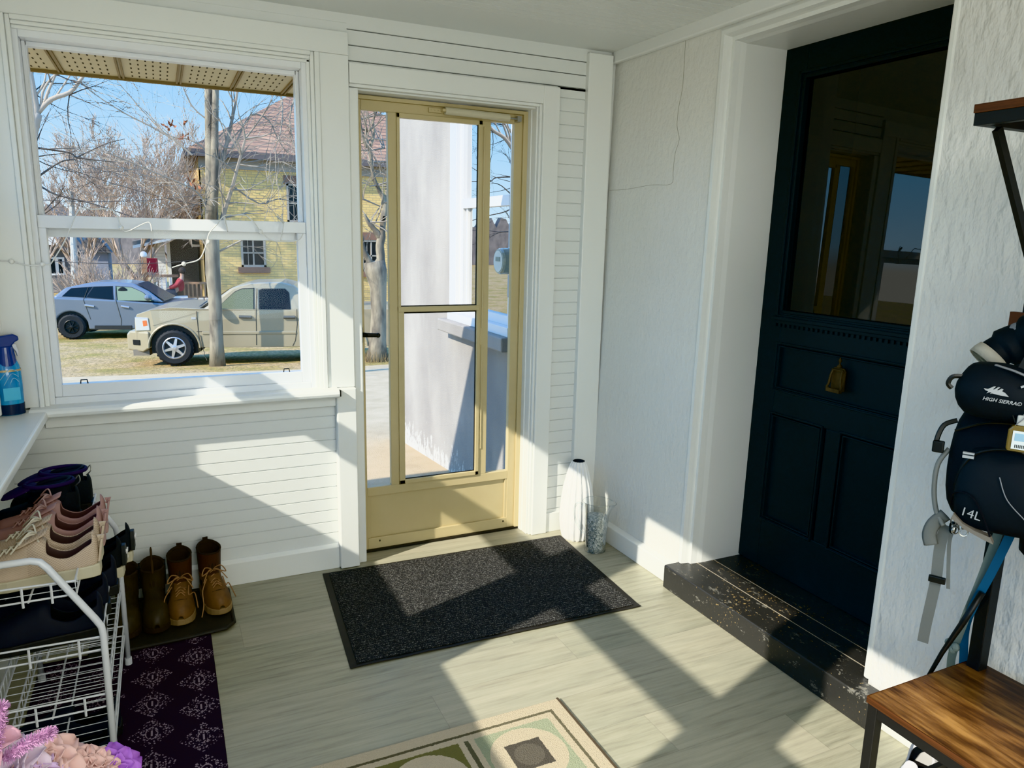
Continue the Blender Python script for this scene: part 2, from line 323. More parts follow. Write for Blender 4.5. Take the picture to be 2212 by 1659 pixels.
# back stool with rounded nose + apron
def nose(y0,y1,z0,z1): return [(y1,z0),(y0+.012,z0),(y0+.003,z0+.006),(y0,(z0+z1)/2),(y0+.003,z1-.008),(y0+.014,z1),(y1,z1)]
q=MB(); q.prism(nose(-.085,.05,.797,.832),lambda u,v,k:((-2.42,-1.306)[k],u,v)); q.prism([(-.004,.745),(-.022,.75),(-.022,.797),(-.004,.797)],lambda u,v,k:((-2.38,-1.312)[k],u,v))
S(q.build('trim_5',trimw,bevel=.002),'white window sill with rounded front edge and apron under the street window','window sill')
q=MB(); q.box(-1.306,-1.296,-.06,-.02,.798,.826); S(q.build('trim_6',mat('black_plastic',(.01,.01,.01),.4)),'small dark gap at the right end of the window sill','gap')
# post left of the door
q=MB(); q.box(-1.312,-1.226,-.045,.004,.003,.828); q.box(-1.226,-1.186,-.01,.10,.0,2.06)
S(q.build('trim_7',trimw,bevel=.006,seg=3),'white post beside the hinge-free edge of the storm door','trim')
# door casings
q=MB(); q.box(-1.224,-.262,-.020,.004,2.075,2.152)
q.box(-.345,-.262,-.024,.004,.0,2.152); q.box(-.357,-.345,-.012,.02,0,2.075); q.box(-.366,-.357,.003,.06,0,2.07); q.box(-.37,-.32,.05,.14,0,2.075)
q.box(-1.224,-.357,-.010,.02,2.062,2.075); q.box(-1.224,-.345,.02,.14,2.056,2.10)
S(q.build('trim_8',trimw,bevel=.003),'white casing boards over and right of the storm door','trim')
q=MB(); q.box(-.118,.012,-.028,.004,0,2.318); S(q.build('trim_9',trimw,bevel=.004),'white corner board between the storm door wall and the stucco wall','trim')
# baseboards
q=MB(); q.box(-2.50,-1.312,-.020,.0,.0,.100); q.prism([(-.022,.100),(-.006,.114),(0,.114),(0,.1)],lambda u,v,k:((-2.50,-1.312)[k],u,v)); q.box(-.262,-.118,-.016,0,0,.10)
S(q.build('baseboard_back',trimw,bevel=.002),'white baseboard under the board wall','baseboard')
q=MB(); q.box(-.045,0,-.742,-.004,0,.088); q.box(-.045,0,YB,-1.79,0,.10)
S(q.build('baseboard_right',trimw,bevel=.004,xf=RW),'white baseboard along the stucco wall','baseboard')
# cornice strip on right wall/ceiling
q=MB(); q.box(-.03,0,YB,-.03,2.285,2.34); S(q.build('trim_10',trimw,bevel=.006,xf=RW),'narrow white strip where the stucco wall meets the ceiling','trim')
# --- house door opening lining
q=MB()
ya,yb=-.735,-1.70
prof=[(0.0,0.0),(-.006,.012),(-.006,.028),(.012,.032),(.03,.034),(.03,.048),(.06,.050),(.084,.054)]  # (x, inset)
vs=[]
for k,(x,i) in enumerate(prof):
    vs+=[(x,ya-i,.104),(x,ya-i,2.285-i),(x,yb+.0,2.285-i)]
q.add(vs,[(3*i,3*i+1,3*i+4,3*i+3) for i in range(len(prof)-1)]+[(3*i+1,3*i+2,3*i+5,3*i+4) for i in range(len(prof)-1)])
q.box(.084,.30,ya-.054,ya,.104,2.285); q.box(.084,.30,yb,ya-.054,2.231,2.285)
S(q.build('trim_11',trimw,xf=RW),'white stepped moulding and deep jamb around the black house door','trim')
q=MB(); q.box(-.004,.30,yb-.004,yb+.018,.104,2.285); S(q.build('trim_12',trimw,bevel=.006,xf=RW),'smooth white edge of the wall opening right of the black door','trim')
# step
q=MB(); q.add([(x,y,z) for z in (0,.104) for x,y in ((-.068,-.742),(.36,-.742),(.36,-1.70),(.012,-1.70),(.012,-1.782),(-.068,-1.782))],[(0,1,2,3,4,5),(6,7,8,9,10,11)]+[(i,(i+1)%6,6+(i+1)%6,6+i) for i in range(6)]); 
o=q.build('step','black_step_paint',bevel=.006,seg=3); tag(o,'black painted wooden step with scuffed top, below the black house door','step')
q=MB()
for x in (.075,.165): q.box(x,x+.004,-1.69,-.745,.1035,.1046)
q.build('board_gap',mat('worn_wood',(.35,.31,.24),.8),o)
# --- black house door
dr=empty('door_2'); S(dr,'black panelled house door with large glass pane and brass knocker','door')
X=.291; y0,y1=-.789,-1.69
def DX(x,y,z): return RW(x,y,z)
q=MB(); gy0,gy1,gz0,gz1=-.903,-1.578,1.212,2.107
q.box(X,X+.045,gy0,y0,.11,2.235); q.box(X,X+.045,y1,gy1,.11,2.235); q.box(X,X+.045,gy1,gy0,gz1,2.235); q.box(X,X+.045,gy1,gy0,1.07,gz0); q.box(X,X+.045,gy1,gy0,.782,.890); q.box(X,X+.045,gy1,gy0,.11,.325)
q.box(X,X+.045,-1.25,-1.18,.325,.782); q.box(X+.015,X+.04,gy1,gy0,.325,1.07)
q.build('door_slab',blackdoor,dr,bevel=.003,xf=DX)
def ring(q,ya,yb,za,zb,x0,w,d):
    q.box(x0,x0+d,ya-w,ya,zb,za); q.box(x0,x0+d,yb,yb+w,zb,za); q.box(x0,x0+d,yb,ya,za-w,za); q.box(x0,x0+d,yb,ya,zb,zb+w)
q=MB()
for (a,b,c,d) in ((gy0+.012,gy1-.012,1.082,.878),(gy0+.012,-1.168,.79,.315),(-1.243,gy1-.012,.79,.315)):
    ring(q,a,b,c,d,X-.006,.008,.02); ring(q,a-.014,b+.014,c-.014,d+.014,X-.002,.006,.02)
q.build('panel_moulding',blackdoor,dr,bevel=.002,xf=DX)
q=MB(); ring(q,gy0+.03,gy1-.03,gz1+.03,gz0-.03,X-.008,.012,.02); ring(q,gy0+.012,gy1-.012,gz1+.012,gz0-.012,X-.003,.012,.02)
q.box(X-.02,X,gy1-.04,gy0+.035,1.172,1.186); q.box(X-.012,X,gy1-.04,gy0+.035,1.158,1.172)
q.build('glass_moulding',blackdoor,dr,bevel=.002,xf=DX)
q=MB(); yy=gy0+.03
while yy>gy1-.03: q.box(X-.010,X,yy-.012,yy,1.145,1.158); yy-=.0235
q.build('dentil_strip',blackdoor,dr,xf=DX)
MB().add([(X+.02,gy0,gz0),(X+.02,gy1,gz0),(X+.02,gy1,gz1),(X+.02,gy0,gz1)],[(0,1,2,3)]).build('pane',dark_pane,dr,xf=DX)
brass=mat('aged_brass',(.065,.044,.02),.5,.5,var=((.12,.085,.04),30))
kn=empty('knocker'); kn.parent=dr
kx,ky,kz=RW(X,-1.215,.985)
q=MB(); q.prism([(-.030,-.045),(.030,-.045),(.030,.030),(.022,.042),(-.022,.042),(-.030,.030)],lambda u,v,k:(kx-(.002,.010)[k],ky+u,kz+v)); q.build('knocker_plate',brass,kn,bevel=.002)
q=MB(); q.tube(smoothpath([(kx-.014,ky-.022,kz+.032),(kx-.022,ky-.024,kz+.01),(kx-.024,ky-.027,kz-.02),(kx-.026,ky-.032,kz-.036),(kx-.03,ky,kz-.044),(kx-.026,ky+.032,kz-.036),(kx-.024,ky+.027,kz-.02),(kx-.022,ky+.024,kz+.01),(kx-.014,ky+.022,kz+.032)],4),.0048,8); q.tube([(kx-.014,ky-.026,kz+.032),(kx-.014,ky+.026,kz+.032)],.005,8); q.box(kx-.034,kx-.018,ky-.03,ky+.03,kz-.05,kz-.036)
q.build('knocker_ring',brass,kn,smooth=False)
q=MB(); q.lathe([(0,0),(.009,.002),(.010,.008),(.004,.014),(.003,.020),(.006,.026),(.006,.030),(.001,.042),(0,.043)],10,(kx-.008,ky,kz+.040)); q.build('finial',brass,kn,smooth=True)
# dim hall behind the glass
q=MB(); q.box(1.6,1.65,-2.6,0,0,2.5); q.box(.42,1.65,-2.6,-2.55,0,2.5); q.box(.42,1.65,-.05,0,0,2.5); q.box(.42,1.65,-2.6,0,2.45,2.5); q.box(.42,1.65,-2.6,0,-.02,.0)
S(q.build('wall_hall',mat('hall_wall',(.34,.31,.26),.9)),'dim hallway wall behind the dark door glass','wall')
# --- storm door
sd=empty('door_1'); S(sd,'gold-beige aluminium storm door with glass panels','door')
gold=mat('beige_aluminium',(.58,.49,.29),.38,.0,var=((.54,.455,.26),3),bump=(90,.05,.001))
Y=.095
def rect(q,x0,x1,z0,z1,d0=0,d1=.03): q.box(x0,x1,Y+d0,Y+d1,z0,z1)
q=MB(); rect(q,-1.184,-1.166,.012,2.052,-.012,.03); rect(q,-.392,-.369,.012,2.052,-.012,.03); rect(q,-1.166,-.392,2.036,2.052,-.012,.03); q.build('door_frame',gold,sd,bevel=.002)
q=MB()
rect(q,-1.166,-1.152,.012,2.036); rect(q,-.433,-.392,.012,2.036); rect(q,-1.152,-.433,1.995,2.036); rect(q,-1.152,-.433,.275,.318); rect(q,-1.152,-.433,.012,.066)
rect(q,-1.036,-.998,.318,1.995); rect(q,-.595,-.552,.318,1.995)
q.build('door_stiles',gold,sd,bevel=.002)
q=MB(); rect(q,-1.152,-1.140,.066,.275,.003,.02); rect(q,-.445,-.433,.066,.275,.003,.02); rect(q,-1.140,-.445,.066,.275,.012,.02); q.build('kick_panel',gold,sd,bevel=.001)
q=MB(); rect(q,-.998,-.984,1.14,1.995,-.006,.02); rect(q,-.613,-.595,.318,1.995,-.006,.02); rect(q,-.998,-.595,1.975,1.995,-.006,.02); rect(q,-.998,-.60,1.136,1.160,-.008,.02)
rect(q,-.998,-.970,.318,1.14,-.006,.02); rect(q,-.998,-.595,.318,.338,-.006,.02)
rect(q,-.588,-.580,1.05,1.97,-.004,.0); rect(q,-.588,-.580,.45,.97,-.004,.0); q.build('panel_frame',gold,sd,bevel=.002)
dk=mat('dark_gasket',(.02,.018,.015),.6)
q=MB(); rect(q,-.985,-.60,1.160,1.164,.008,.014); rect(q,-.970,-.613,.334,.341,.006,.012);rect(q,-.970,-.613,1.128,1.136,.006,.012); rect(q,-.616,-.613,.338,1.975,.004,.012); q.build('gasket',dk,sd)
for x0,x1,z0,z1 in ((-1.152,-1.036,.318,1.995),(-.984,-.613,1.16,1.975),(-.970,-.613,.338,1.136),(-.552,-.433,.318,1.995)):
    MB().add([(x0,Y+.014,z0),(x1,Y+.014,z0),(x1,Y+.014,z1),(x0,Y+.014,z1)],[(0,1,2,3)]).build('pane',door_pane,sd)
q=MB(); q.tube([(-.785,Y-.028,2.018),(-.475,Y-.028,2.013)],.0165,14); q.build('closer_tube',mat('closer_beige',(.60,.56,.42),.35),sd,smooth=False)
q=MB(); q.tube([(-.475,Y-.028,2.013),(-.43,Y-.028,2.012)],.004,8); q.box(-.435,-.415,Y-.035,Y,2.0,2.024); q.build('closer_rod',mat('steel',(.5,.5,.48),.3,.9),sd)
q=MB(); q.box(-.855,-.785,Y-.012,Y,2.008,2.028); q.box(-.80,-.775,Y-.04,Y,2.012,2.024)
for x in (-.845,-.828,-.812): q.lathe([(.0,0),(.004,.0)],8,(x,Y-.014,2.018))
q.build('closer_bracket',gold,sd,bevel=.002)
q=MB(); q.box(-1.186,-1.166,Y-.026,Y,1.005,1.075); q.tube([(-1.175,Y-.03,1.043),(-1.15,Y-.05,1.043),(-1.105,Y-.052,1.041)],[.011,.010,.009],10); q.ball((-1.105,Y-.052,1.041),.011,10,6)
q.build('handle',mat('black_plastic',(.01,.01,.01),.4),sd,bevel=.002)
q=MB()
for x in (-1.10,-.455): q.box(x,x+.006,Y-.002,Y+.002,.045,.053)
q.build('screw',dk,sd)
q=MB(); q.box(-1.184,-.37,.085,.145,.0005,.012); S(q.build('trim_13',dk),'dark gap and threshold under the storm door','threshold')
# ================================================================== OUTDOORS
# ground
def gz(y):
    P=[(-12,-.3),(1,-.26),(12,-1.10),(13,-1.22),(21,-1.65),(26,-1.75),(120,-1.75)]
    for (a,za),(b,zb) in zip(P,P[1:]):
        if y<=b: return za+(zb-za)*(y-a)/(b-a)
    return P[-1][1]
ys=[-12,1,4,8,12,13,15,18,21,26,40,90]
def strip(name,m,x0,x1,ys,dz=0):
    q=MB(); q.add([p for y in ys for p in ((x0(y),y,gz(y)+dz),(x1(y),y,gz(y)+dz))],[(2*i,2*i+1,2*i+3,2*i+2) for i in range(len(ys)-1)]); return q.build(name,m)
S(strip('ground','lawn',lambda y:-70,lambda y:70,ys,-.02),'patchy green and brown lawn beyond the driveway','lawn')
q=MB(); q.add([(-2.76,-5,-.3),(-2.76,.16,-.3),(.7,.16,-.3),(.7,-5,-.3)],[(0,1,2,3)])
pv=[]; 
for y in (.16,2,4,6,8,9,10.45): pv.append(y)
q=MB(); vs=[]
for i,y in enumerate(pv): vs+=[(-14,y,gz(y)),(14,y,gz(y))]
q.add(vs,[(2*i,2*i+1,2*i+3,2*i+2) for i in range(len(pv)-1)])
q.add([(-14,10.45,gz(10.45)),(.3,10.45,gz(10.45)),(-3.63,11.3,gz(11.3)),(-6.6,12,gz(12)),(-14,12,gz(12))],[(0,1,2,3,4)])
S(q.build('ground_driveway','concrete_drive'),'sunlit sandy concrete driveway outside the storm door','driveway')
# house side wall seen through the storm door
hw=empty('exterior_wall',(0,0,0)); S(hw,'weathered grey stucco side wall of the house with a white window','wall')
q=MB(); q.box(0,.5,.17,.95,-.5,5); q.box(0,.5,2.02,3.55,-.5,5); q.box(0,.5,.95,2.02,-.5,.80); q.box(0,.5,.95,2.02,2.45,5); 
q.build('stucco_surface','grey_stucco',hw)
q=MB(); q.box(-.10,.1,.93,2.10,.78,.87); q.build('stone_sill','grey_stucco',hw,bevel=.01)
wf=mat('fresh_white',(.85,.85,.85),.4)
q=MB(); q.box(-.03,.10,1.90,2.03,.87,2.47); q.box(-.03,.10,.93,1.0,.87,2.47); q.box(-.03,.10,1.0,1.90,2.38,2.47); q.box(-.05,.10,.95,2.02,.87,.93)
q.build('window_casing',wf,hw,bevel=.004)
q=MB(); q.box(.0,.06,1.84,1.90,.93,2.38); q.box(.0,.06,1.0,1.06,.93,2.38); q.box(-.005,.06,1.06,1.84,1.67,1.735); q.box(.0,.06,1.06,1.84,.93,.99); q.box(.0,.06,1.06,1.84,2.33,2.38); q.box(.01,.05,1.78,1.80,.99,1.67)
q.build('sash',wf,hw,bevel=.003)
skyp=glass('house_pane',(.10,.11,.12),.38); MB().add([(.03,1.0,.93),(.03,1.9,.93),(.03,1.9,2.38),(.03,1.0,2.38)],[(0,1,2,3)]).build('pane',skyp,hw)
MB().box(.2,.22,.95,2.02,.8,2.45).build('curtain',mat('curtain',(.35,.37,.40),.9),hw)
# electric meter
em=empty('electric_meter',(0,.83,1.34),0,'round glass electric meter on a pale grey utility box on the outside wall','meter')
ug=mat('utility_grey',(.42,.45,.47),.45)
q=MB(); q.box(-.075,-.001,-.13,.085,-.22,.22); q.build('meter_box',ug,em,bevel=.008)
q=MB(); q.tube([(-.035,.06,.22),(-.035,.06,2.6)],.02,12); q.build('conduit',ug,em)
Mx=Matrix.Rotation(-PI/2,3,'Y')
def latheX(prof,c,n=24):
    q=MB(); q.rings([[Vector((c[0]-z,c[1]+math.cos(2*PI*k/n)*r,c[2]+math.sin(2*PI*k/n)*r)) for k in range(n)] for r,z in prof],True); return q
latheX([(.080,0),(.084,.005),(.084,.022),(.078,.025)],(-.075,.0,0)).build('meter_ring',mat('steel',(.5,.5,.48),.3,.9),em)
latheX([(.076,.02),(.076,.085),(.070,.098),(.0,.10)],(-.075,.0,0)).build('meter_glass',mat('meter_glass',(.40,.47,.44),.12,coat=.6),em)
q=latheX([(.062,0),(.062,.003)],(-.173,.0,0)); q.build('meter_face',mat('meter_face',(.62,.66,.62),.5),em); MB().box(-.1785,-.1755,-.03,.03,.0,.025).build('display',mat('lcd',(.25,.3,.26),.4),em)
q=MB(); q.box(-.10,-.076,-.05,-.01,-.125,-.085); q.tube(smoothpath([(-.09,-.03,-.12),(-.10,-.02,-.17),(-.09,-.05,-.20)],4),.003,5); q.build('seal_tag',mat('dark_metal',(.06,.06,.06),.4,.5),em)
# soffit
so=MB(); so.box(-4.5,1.0,.16,.80,2.148,2.5); 
sf=MB()
soft=mat('tan_soffit',(.56,.475,.29),.5); hole=mat('soffit_hole',(.05,.035,.015),.9)
o=S(so.build('soffit',soft),'tan perforated soffit hanging outside above the window','soffit')
q=MB(); h=MB(); x=-2.294-.233*3
while x<.9:
    q.box(x-.012,x-.004,.16,.80,2.140,2.148); q.box(x+.004,x+.012,.16,.80,2.140,2.148)
    for a in range(6):
        for b in range(7): 
            xx=x+.045+a*.028; yy=.185+b*.09
            h.add([(xx-.003,yy,2.1475),(xx+.003,yy,2.1475),(xx+.003,yy+.034,2.1475),(xx-.003,yy+.034,2.1475)],[(0,1,2,3)])
    x+=.233
q.build('soffit_seam',mat('tan_dark',(.25,.18,.08),.6),o); h.build('vent_hole',hole,o); MB().box(-4.5,1,.795,.815,2.135,2.35).build('fascia',mat('tan_dark',(.25,.18,.08),.6),o)
# ---------------------------------------------------------------- vehicles
def vplane(O,a):
    n=Vector((-math.sin(a),math.cos(a),0))
    def f(px,py,t=0.):
        d=ray(px,py); Q=Vector(O)+n*t; k=(Q-C).dot(n)/d.dot(n); X=C+d*k
        return ((X-Vector(O)).x*math.cos(a)+(X-Vector(O)).y*math.sin(a), X.z-O[2])
    return f
def wheel(parent,x,y,r,w,rimm,tyrem,spokes,rr):
    t=MB(); prof=[(rr*1.0,.0),(r*.86,-.005),(r*.97,.02),(r,.05),(r,w-.05),(r*.97,w-.02),(r*.86,w),(rr,w)]; n=40
    t.rings([[Vector((math.cos(2*PI*k/n)*a,z,math.sin(2*PI*k/n)*a)) for k in range(n)] for a,z in prof],False)
    # tread blocks
    for k in range(28):
        A=2*PI*k/28; M=Matrix.Rotation(-A,4,'Y')
        t.box(r*.985,r*1.012,.015,w*.45,-.018,.018,M)
    o=t.build('wheel',tyrem,parent,loc=(x,y,r))
    q=MB(); q.rings([[Vector((math.cos(2*PI*k/n)*a,z,math.sin(2*PI*k/n)*a)) for k in range(n)] for a,z in [(rr,-.002),(rr*.93,-.012),(rr*.86,.02),(rr*.84,.10)]],False)
    for k in range(spokes):
        A=2*PI*k/spokes+.3; M=Matrix.Rotation(-A,4,'Y'); wd=rr*(.26 if spokes<7 else .12)
        q.add([M@Vector(v) for v in ((rr*.1,.0,-wd*.6),(rr*.1,.0,wd*.6),(rr*.88,.012,wd*.35),(rr*.88,.012,-wd*.35),(rr*.1,.04,-wd*.6),(rr*.1,.04,wd*.6),(rr*.88,.05,wd*.35),(rr*.88,.05,-wd*.35))],[(0,1,2,3),(4,5,6,7),(0,1,5,4),(1,2,6,5),(2,3,7,6),(3,0,4,7)])
    q.rings([[Vector((math.cos(2*PI*k/16)*a,z,math.sin(2*PI*k/16)*a)) for k in range(16)] for a,z in [(rr*.22,.03),(rr*.22,-.006),(rr*.12,-.012)]],True)
    q.build('rim',rimm,o)
    q=MB(); q.rings([[Vector((math.cos(2*PI*k/n)*a,z,math.sin(2*PI*k/n)*a)) for k in range(n)] for a,z in [(rr*.9,.06),(rr*.9,.065)]],True); q.build('brake_disc',MT['dark_metal'],o)
    return o
def arch(s,zb,r,n=10,z0=None): # points around a wheel arch from right to left
    out=[]
    for k in range(n+1):
        A=PI*k/n; out.append((s+math.cos(A)*r,max(zb,0)+math.sin(A)*r))
    return out
tyre=mat('tyre_rubber',(.018,.019,.021),.75); alloy=mat('alloy_silver',(.55,.56,.58),.28,.7)
# --- pick-up truck, faces left
tp=at(380,790,1,13); TA=-.23; f=vplane(tp,TA)
tk=empty('pickup_truck',tp,TA,'beige crew-cab pick-up truck parked on the lawn behind the slim tree','pickup truck')
paint=mat('champagne_paint',(.35,.30,.205),.3,.15,coat=.4)
r=.365; wz=r; AR=.47
cowl=f(434,668); top=f(549,614); belt=f(641,669)[1]
bot=f(430,752)[1]
def bodyprof(front,wheels,AR,bot,tops,rear):
    pts=list(tops)+rear
    for s in sorted(wheels,reverse=True):
        pts+= [(s+AR*math.cos(k*PI/12),wz+ (AR)*math.sin(k*PI/12)) for k in range(0,13) if wz+AR*math.sin(k*PI/12)>bot]
        # add bottoms handled by clipping
    return pts+front
hoodf=f(289,680)
tops=[(hoodf[0]-.02,hoodf[1]-.12),(hoodf[0]+.03,hoodf[1]),(hoodf[0]+.3,hoodf[1]+.09),(hoodf[0]+.7,hoodf[1]+.15),(cowl[0]-.05,cowl[1]+.01),(belt and 2.40,belt),(2.45,belt),(2.46,belt+.02),(4.55,belt+.02),(4.6,belt-.05)]
tops=[p for p in tops]
prof=bodyprof([(-.50,bot),(-.74,bot+.12)],[0,3.33],AR,bot,tops,[(4.6,bot+.15),(4.4,bot)])
W=1.80
def bodymesh(prof,w,bev,parent,m,name,taper=None,inset=.03):
    q=MB(); n=len(prof)
    def ringat(y,ins): 
        return [Vector((p[0],y,p[1]))for p in prof]
    cs=sum(p[0] for p in prof)/n
    q.prism(prof,lambda u,v,k:(u,((.0,w)[k]+((.10 if k==0 else -.10)*max(0,(-u-.35))/.4 if u<-.35 else 0)),v))
    return q.build(name,m,parent,bevel=bev,seg=3,bang=25)
bodymesh(prof,W,.045,tk,paint,'body')
# cabin
def cabin(q,base,topz,zb,w,ins):
    # base: list of (s) for bottom outline, roof list of (s,z)
    pass
cb=[(cowl[0]-.02,belt-.03),(f(497,623)[0],f(497,623)[1]),(f(549,614)[0]-.1,f(549,614)[1]+.01),(f(549,614)[0]+.5,f(549,614)[1]+.03),(f(640,618)[0]-.03,f(640,618)[1]-.01),(2.52,belt+.25),(2.56,belt-.03)]
zt=max(p[1] for p in cb)
def cabmesh(cb,w,zb,zt,ins,m,parent,name):
    q=MB(); ff=lambda z:.02+max(0,(z-zb)/(zt-zb))*ins
    q.prism(cb,lambda u,v,k:(u,(ff(v) if k==0 else w-ff(v)),v)); return q.build(name,m,parent,bevel=.05,seg=3,bang=20),ff
_,ff=cabmesh(cb,W,belt,zt,.20,paint,tk,'cabin')
cg=mat('car_glass',(.012,.016,.02),.12,spec=.25); cgb=mat('windscreen_blue',(.06,.16,.28),.15,spec=.3); blk=mat('black_plastic',(.01,.01,.01),.4)
def sideglass(pxs,ff,parent,m,name='window_glass',off=.006,fr=True):
    P=[f(*p) for p in pxs]; q=MB()
    cxm=sum(p[0] for p in P)/len(P); czm=sum(p[1] for p in P)/len(P)
    o=None
    if fr:
        q.prism([(cxm+(p[0]-cxm)*1.06,czm+(p[1]-czm)*1.09) for p in P],lambda u,v,k:(u,ff(v)-(off,-.02)[k],v)); 
        q.build('window_trim',blk,parent); q=MB()
    q.prism(P,lambda u,v,k:(u,ff(v)-off-(.004,-.01)[k],v)); return q.build(name,m,parent)
sideglass([(478,668),(478,657),(505,632),(520,626),(545,625),(547,668)],ff,tk,mat('car_glass_light',(.13,.15,.10),.12,spec=.25))
sideglass([(561,668),(559,629),(566,626),(613,626),(622,634),(626,668)],ff,tk,cg)
# windscreen
q=MB(); a=cb[0]; b_=cb[1]
q.add([(a[0]-.03,.12,a[1]+.05),(a[0]-.03,W-.12,a[1]+.05),(b_[0]-.05,W-.28,b_[1]-.02),(b_[0]-.05,.28,b_[1]-.02)],[(0,1,2,3)]); q.build('windscreen',cgb,tk)
q=MB(); q.tube([(a[0]-.09,.10,a[1]+.0),(a[0]-.05,W-.2,a[1]+.04)],.02,6); q.tube([(a[0]-.12,.3,a[1]+.02),(a[0]-.02,.9,a[1]+.12)],.012,5); q.build('wiper',blk,tk)
# bumper
b1=f(273,716);b2=f(337,752)
q=MB(); q.prism([(-.93,.30),(-.93,.62),(-.86,.70),(-.46,.70),(-.46,.36),(-.60,.28)],lambda u,v,k:(u,(-.02,W+.02)[k]+(.22 if k==0 else -.22)*max(0,-u-.5)/.43,v)); q.build('bumper',paint,tk,bevel=.04,seg=3)
q=MB(); q.prism([(-.80,.42),(-.66,.42),(-.66,.52),(-.80,.52)],lambda u,v,k:(u,-.03+.22*max(0,-u-.5)/.43+(.0,.05)[k],v)); q.build('fog_lamp_recess',blk,tk)
q=MB(); q.prism([(-.80,.20),(-.50,.20),(-.50,.32),(-.80,.32)],lambda u,v,k:(u,(.10,W-.1)[k],v)); q.build('air_dam',mat('dusty_grey',(.22,.19,.15),.8),tk)
# grille and lamps
q=MB(); q.box(hoodf[0]-.05,hoodf[0]+.03,.35,W-.35,.68,.98); q.build('grille',blk,tk,bevel=.02)
q=MB(); q.prism([(-.72,.70),(-.44,.72),(-.46,.97),(-.72,.98)],lambda u,v,k:(u,.10*max(0,-u-.35)/.4-(.02,-.08)[k],v)); q.build('headlight',mat('headlight',(.60,.62,.62),.08,.4,coat=1),tk,bevel=.015)
q=MB(); q.prism([(-.56,.80),(-.48,.82),(-.49,.92),(-.57,.91)],lambda u,v,k:(u,.10*max(0,-u-.35)/.4-(.026,-.05)[k],v)); q.build('indicator',mat('amber_lens',(.75,.18,.04),.2),tk)
for s in (0,3.33): wheel(tk,s,-.03,r,.24,alloy,tyre,6,.225); 
for s in (0,3.33): 
    q=MB(); n=24; q.rings([[Vector((s+math.cos(2*PI*k/n)*r,y,r+math.sin(2*PI*k/n)*r)) for k in range(n)] for y in (W-.24,W+.02)],True); q.build('wheel',tyre,tk)
    q=MB(); q.box(s-.44,s+.43,.06,.35,.25,.9); q.build('wheel_well',blk,tk)
# arch lips, seams, handles, trims
for s in (0,3.33):
    q=MB(); q.tube([(s+(AR+.015)*math.cos(A*PI/16),-.005,wz+(AR+.015)*math.sin(A*PI/16)) for A in range(0,17)],.022,6); q.build('wheel_arch',paint,tk)
seam=mat('seam_dark',(.09,.08,.06),.7)
q=MB()
def sl(pts,wd=.008):
    q.tube([(p[0],ff(p[1])-.024 if p[1]>belt else -.002,p[1]) for p in pts],wd,4)
sl([f(424,672),f(427,700),f(432,750)]); sl([f(553,624),f(553,668),f(554,745)]); sl([f(641,668),f(642,700),f(638,735),f(632,747)]); sl([f(425,716),f(640,717)],.006); sl([f(330,704),f(434,672)],.002)
q.build('door_seam',seam,tk)
q=MB()
for a_,b__ in (((517,684),(544,685)),((613,685),(638,685))):
    A,B=f(*a_),f(*b__); q=MB(); q.tube([(A[0],-.025,A[1]),(B[0],-.025,B[1])],.032,8); q.build('door_handle',mat('handle_dark',(.08,.085,.08),.4),tk)
q=MB(); A,B=f(437,719),f(640,718); q.box(A[0],B[0],-.02,.01,A[1]-.03,A[1]+.03); q.build('side_moulding',paint,tk,bevel=.01)
q=MB(); q.box(f(413,687)[0],f(423,687)[0],-.006,0,f(418,690)[1],f(418,685)[1]); q.build('badge',alloy,tk)
q=MB(); A=f(470,668); q.ball((A[0],-.14,A[1]+.05),.12,10,8,(.5,.9,.9)); q.build('wing_mirror',blk,tk)
q=MB(); q.tube([f(417,712)+(0,),][0:0] or [(.50,.0,.62),(.56,.0,.20),(.60,-.0,.10)],.02,5,flat=(1,.3)); q.build('mud_flap',mat('dusty_grey',(.22,.19,.15),.8),tk)
# --- silver crossover, faces right
sp_=at(158,733,1,21); SA=-.2; f=vplane(sp_,SA); W=1.85
sv=empty('parked_crossover',sp_,SA,'silver-blue crossover parked behind the pick-up truck','car')
sil=mat('silver_blue_paint',(.17,.20,.245),.3,.3,coat=.4)
r=.36; AR=.43; wz=r; bot=f(240,712)[1]; belt=f(257,648)[1]
rear=f(112,642)
tops=[(rear[0]-.12,rear[1]-.10),(rear[0]-.05,rear[1]),(f(160,644)[0],f(160,644)[1]),(f(257,648)[0],belt),(f(353,654)[0],f(353,654)[1]-.02),(f(400,653)[0],f(400,653)[1]-.03),(3.3,.86),(3.55,.70)]
prof=tops+[(3.6,.5),(3.55,.28),(2.75+AR,bot)]+[(2.75+AR*math.cos(k*PI/12),wz+AR*math.sin(k*PI/12)) for k in range(1,12)]+[(2.75-AR,bot),(AR,bot)]+[(AR*math.cos(k*PI/12),wz+AR*math.sin(k*PI/12)) for k in range(1,12)]+[(-AR,bot),(-.80,bot+.1),(-.86,.6)]
q=MB(); q.prism(prof,lambda u,v,k:(u,(0,W)[k],v)); q.build('body',sil,sv,bevel=.05,seg=3,bang=25)
cb=[(rear[0]-.02,rear[1]-.03),(f(135,623)[0],f(135,623)[1]),(f(187,612)[0],f(187,612)[1]),(f(240,611)[0],f(240,611)[1]+.01),(f(284,614)[0],f(284,614)[1]),(f(318,630)[0],f(318,630)[1]),(f(353,652)[0],f(353,652)[1]-.02)]
zt=max(p[1] for p in cb); cb2,ff=cabmesh(cb,W,belt-.02,zt,.26,sil,sv,'cabin')
sideglass([(133,640),(146,627),(150,624),(194,621),(182,642)],ff,sv,cg); sideglass([(186,642),(198,621),(238,620),(243,647)],ff,sv,cg); 
sideglass([(254,649),(247,620),(280,622),(305,632),(330,650)],ff,sv,mat('car_glass_green',(.20,.25,.17),.12,spec=.25))
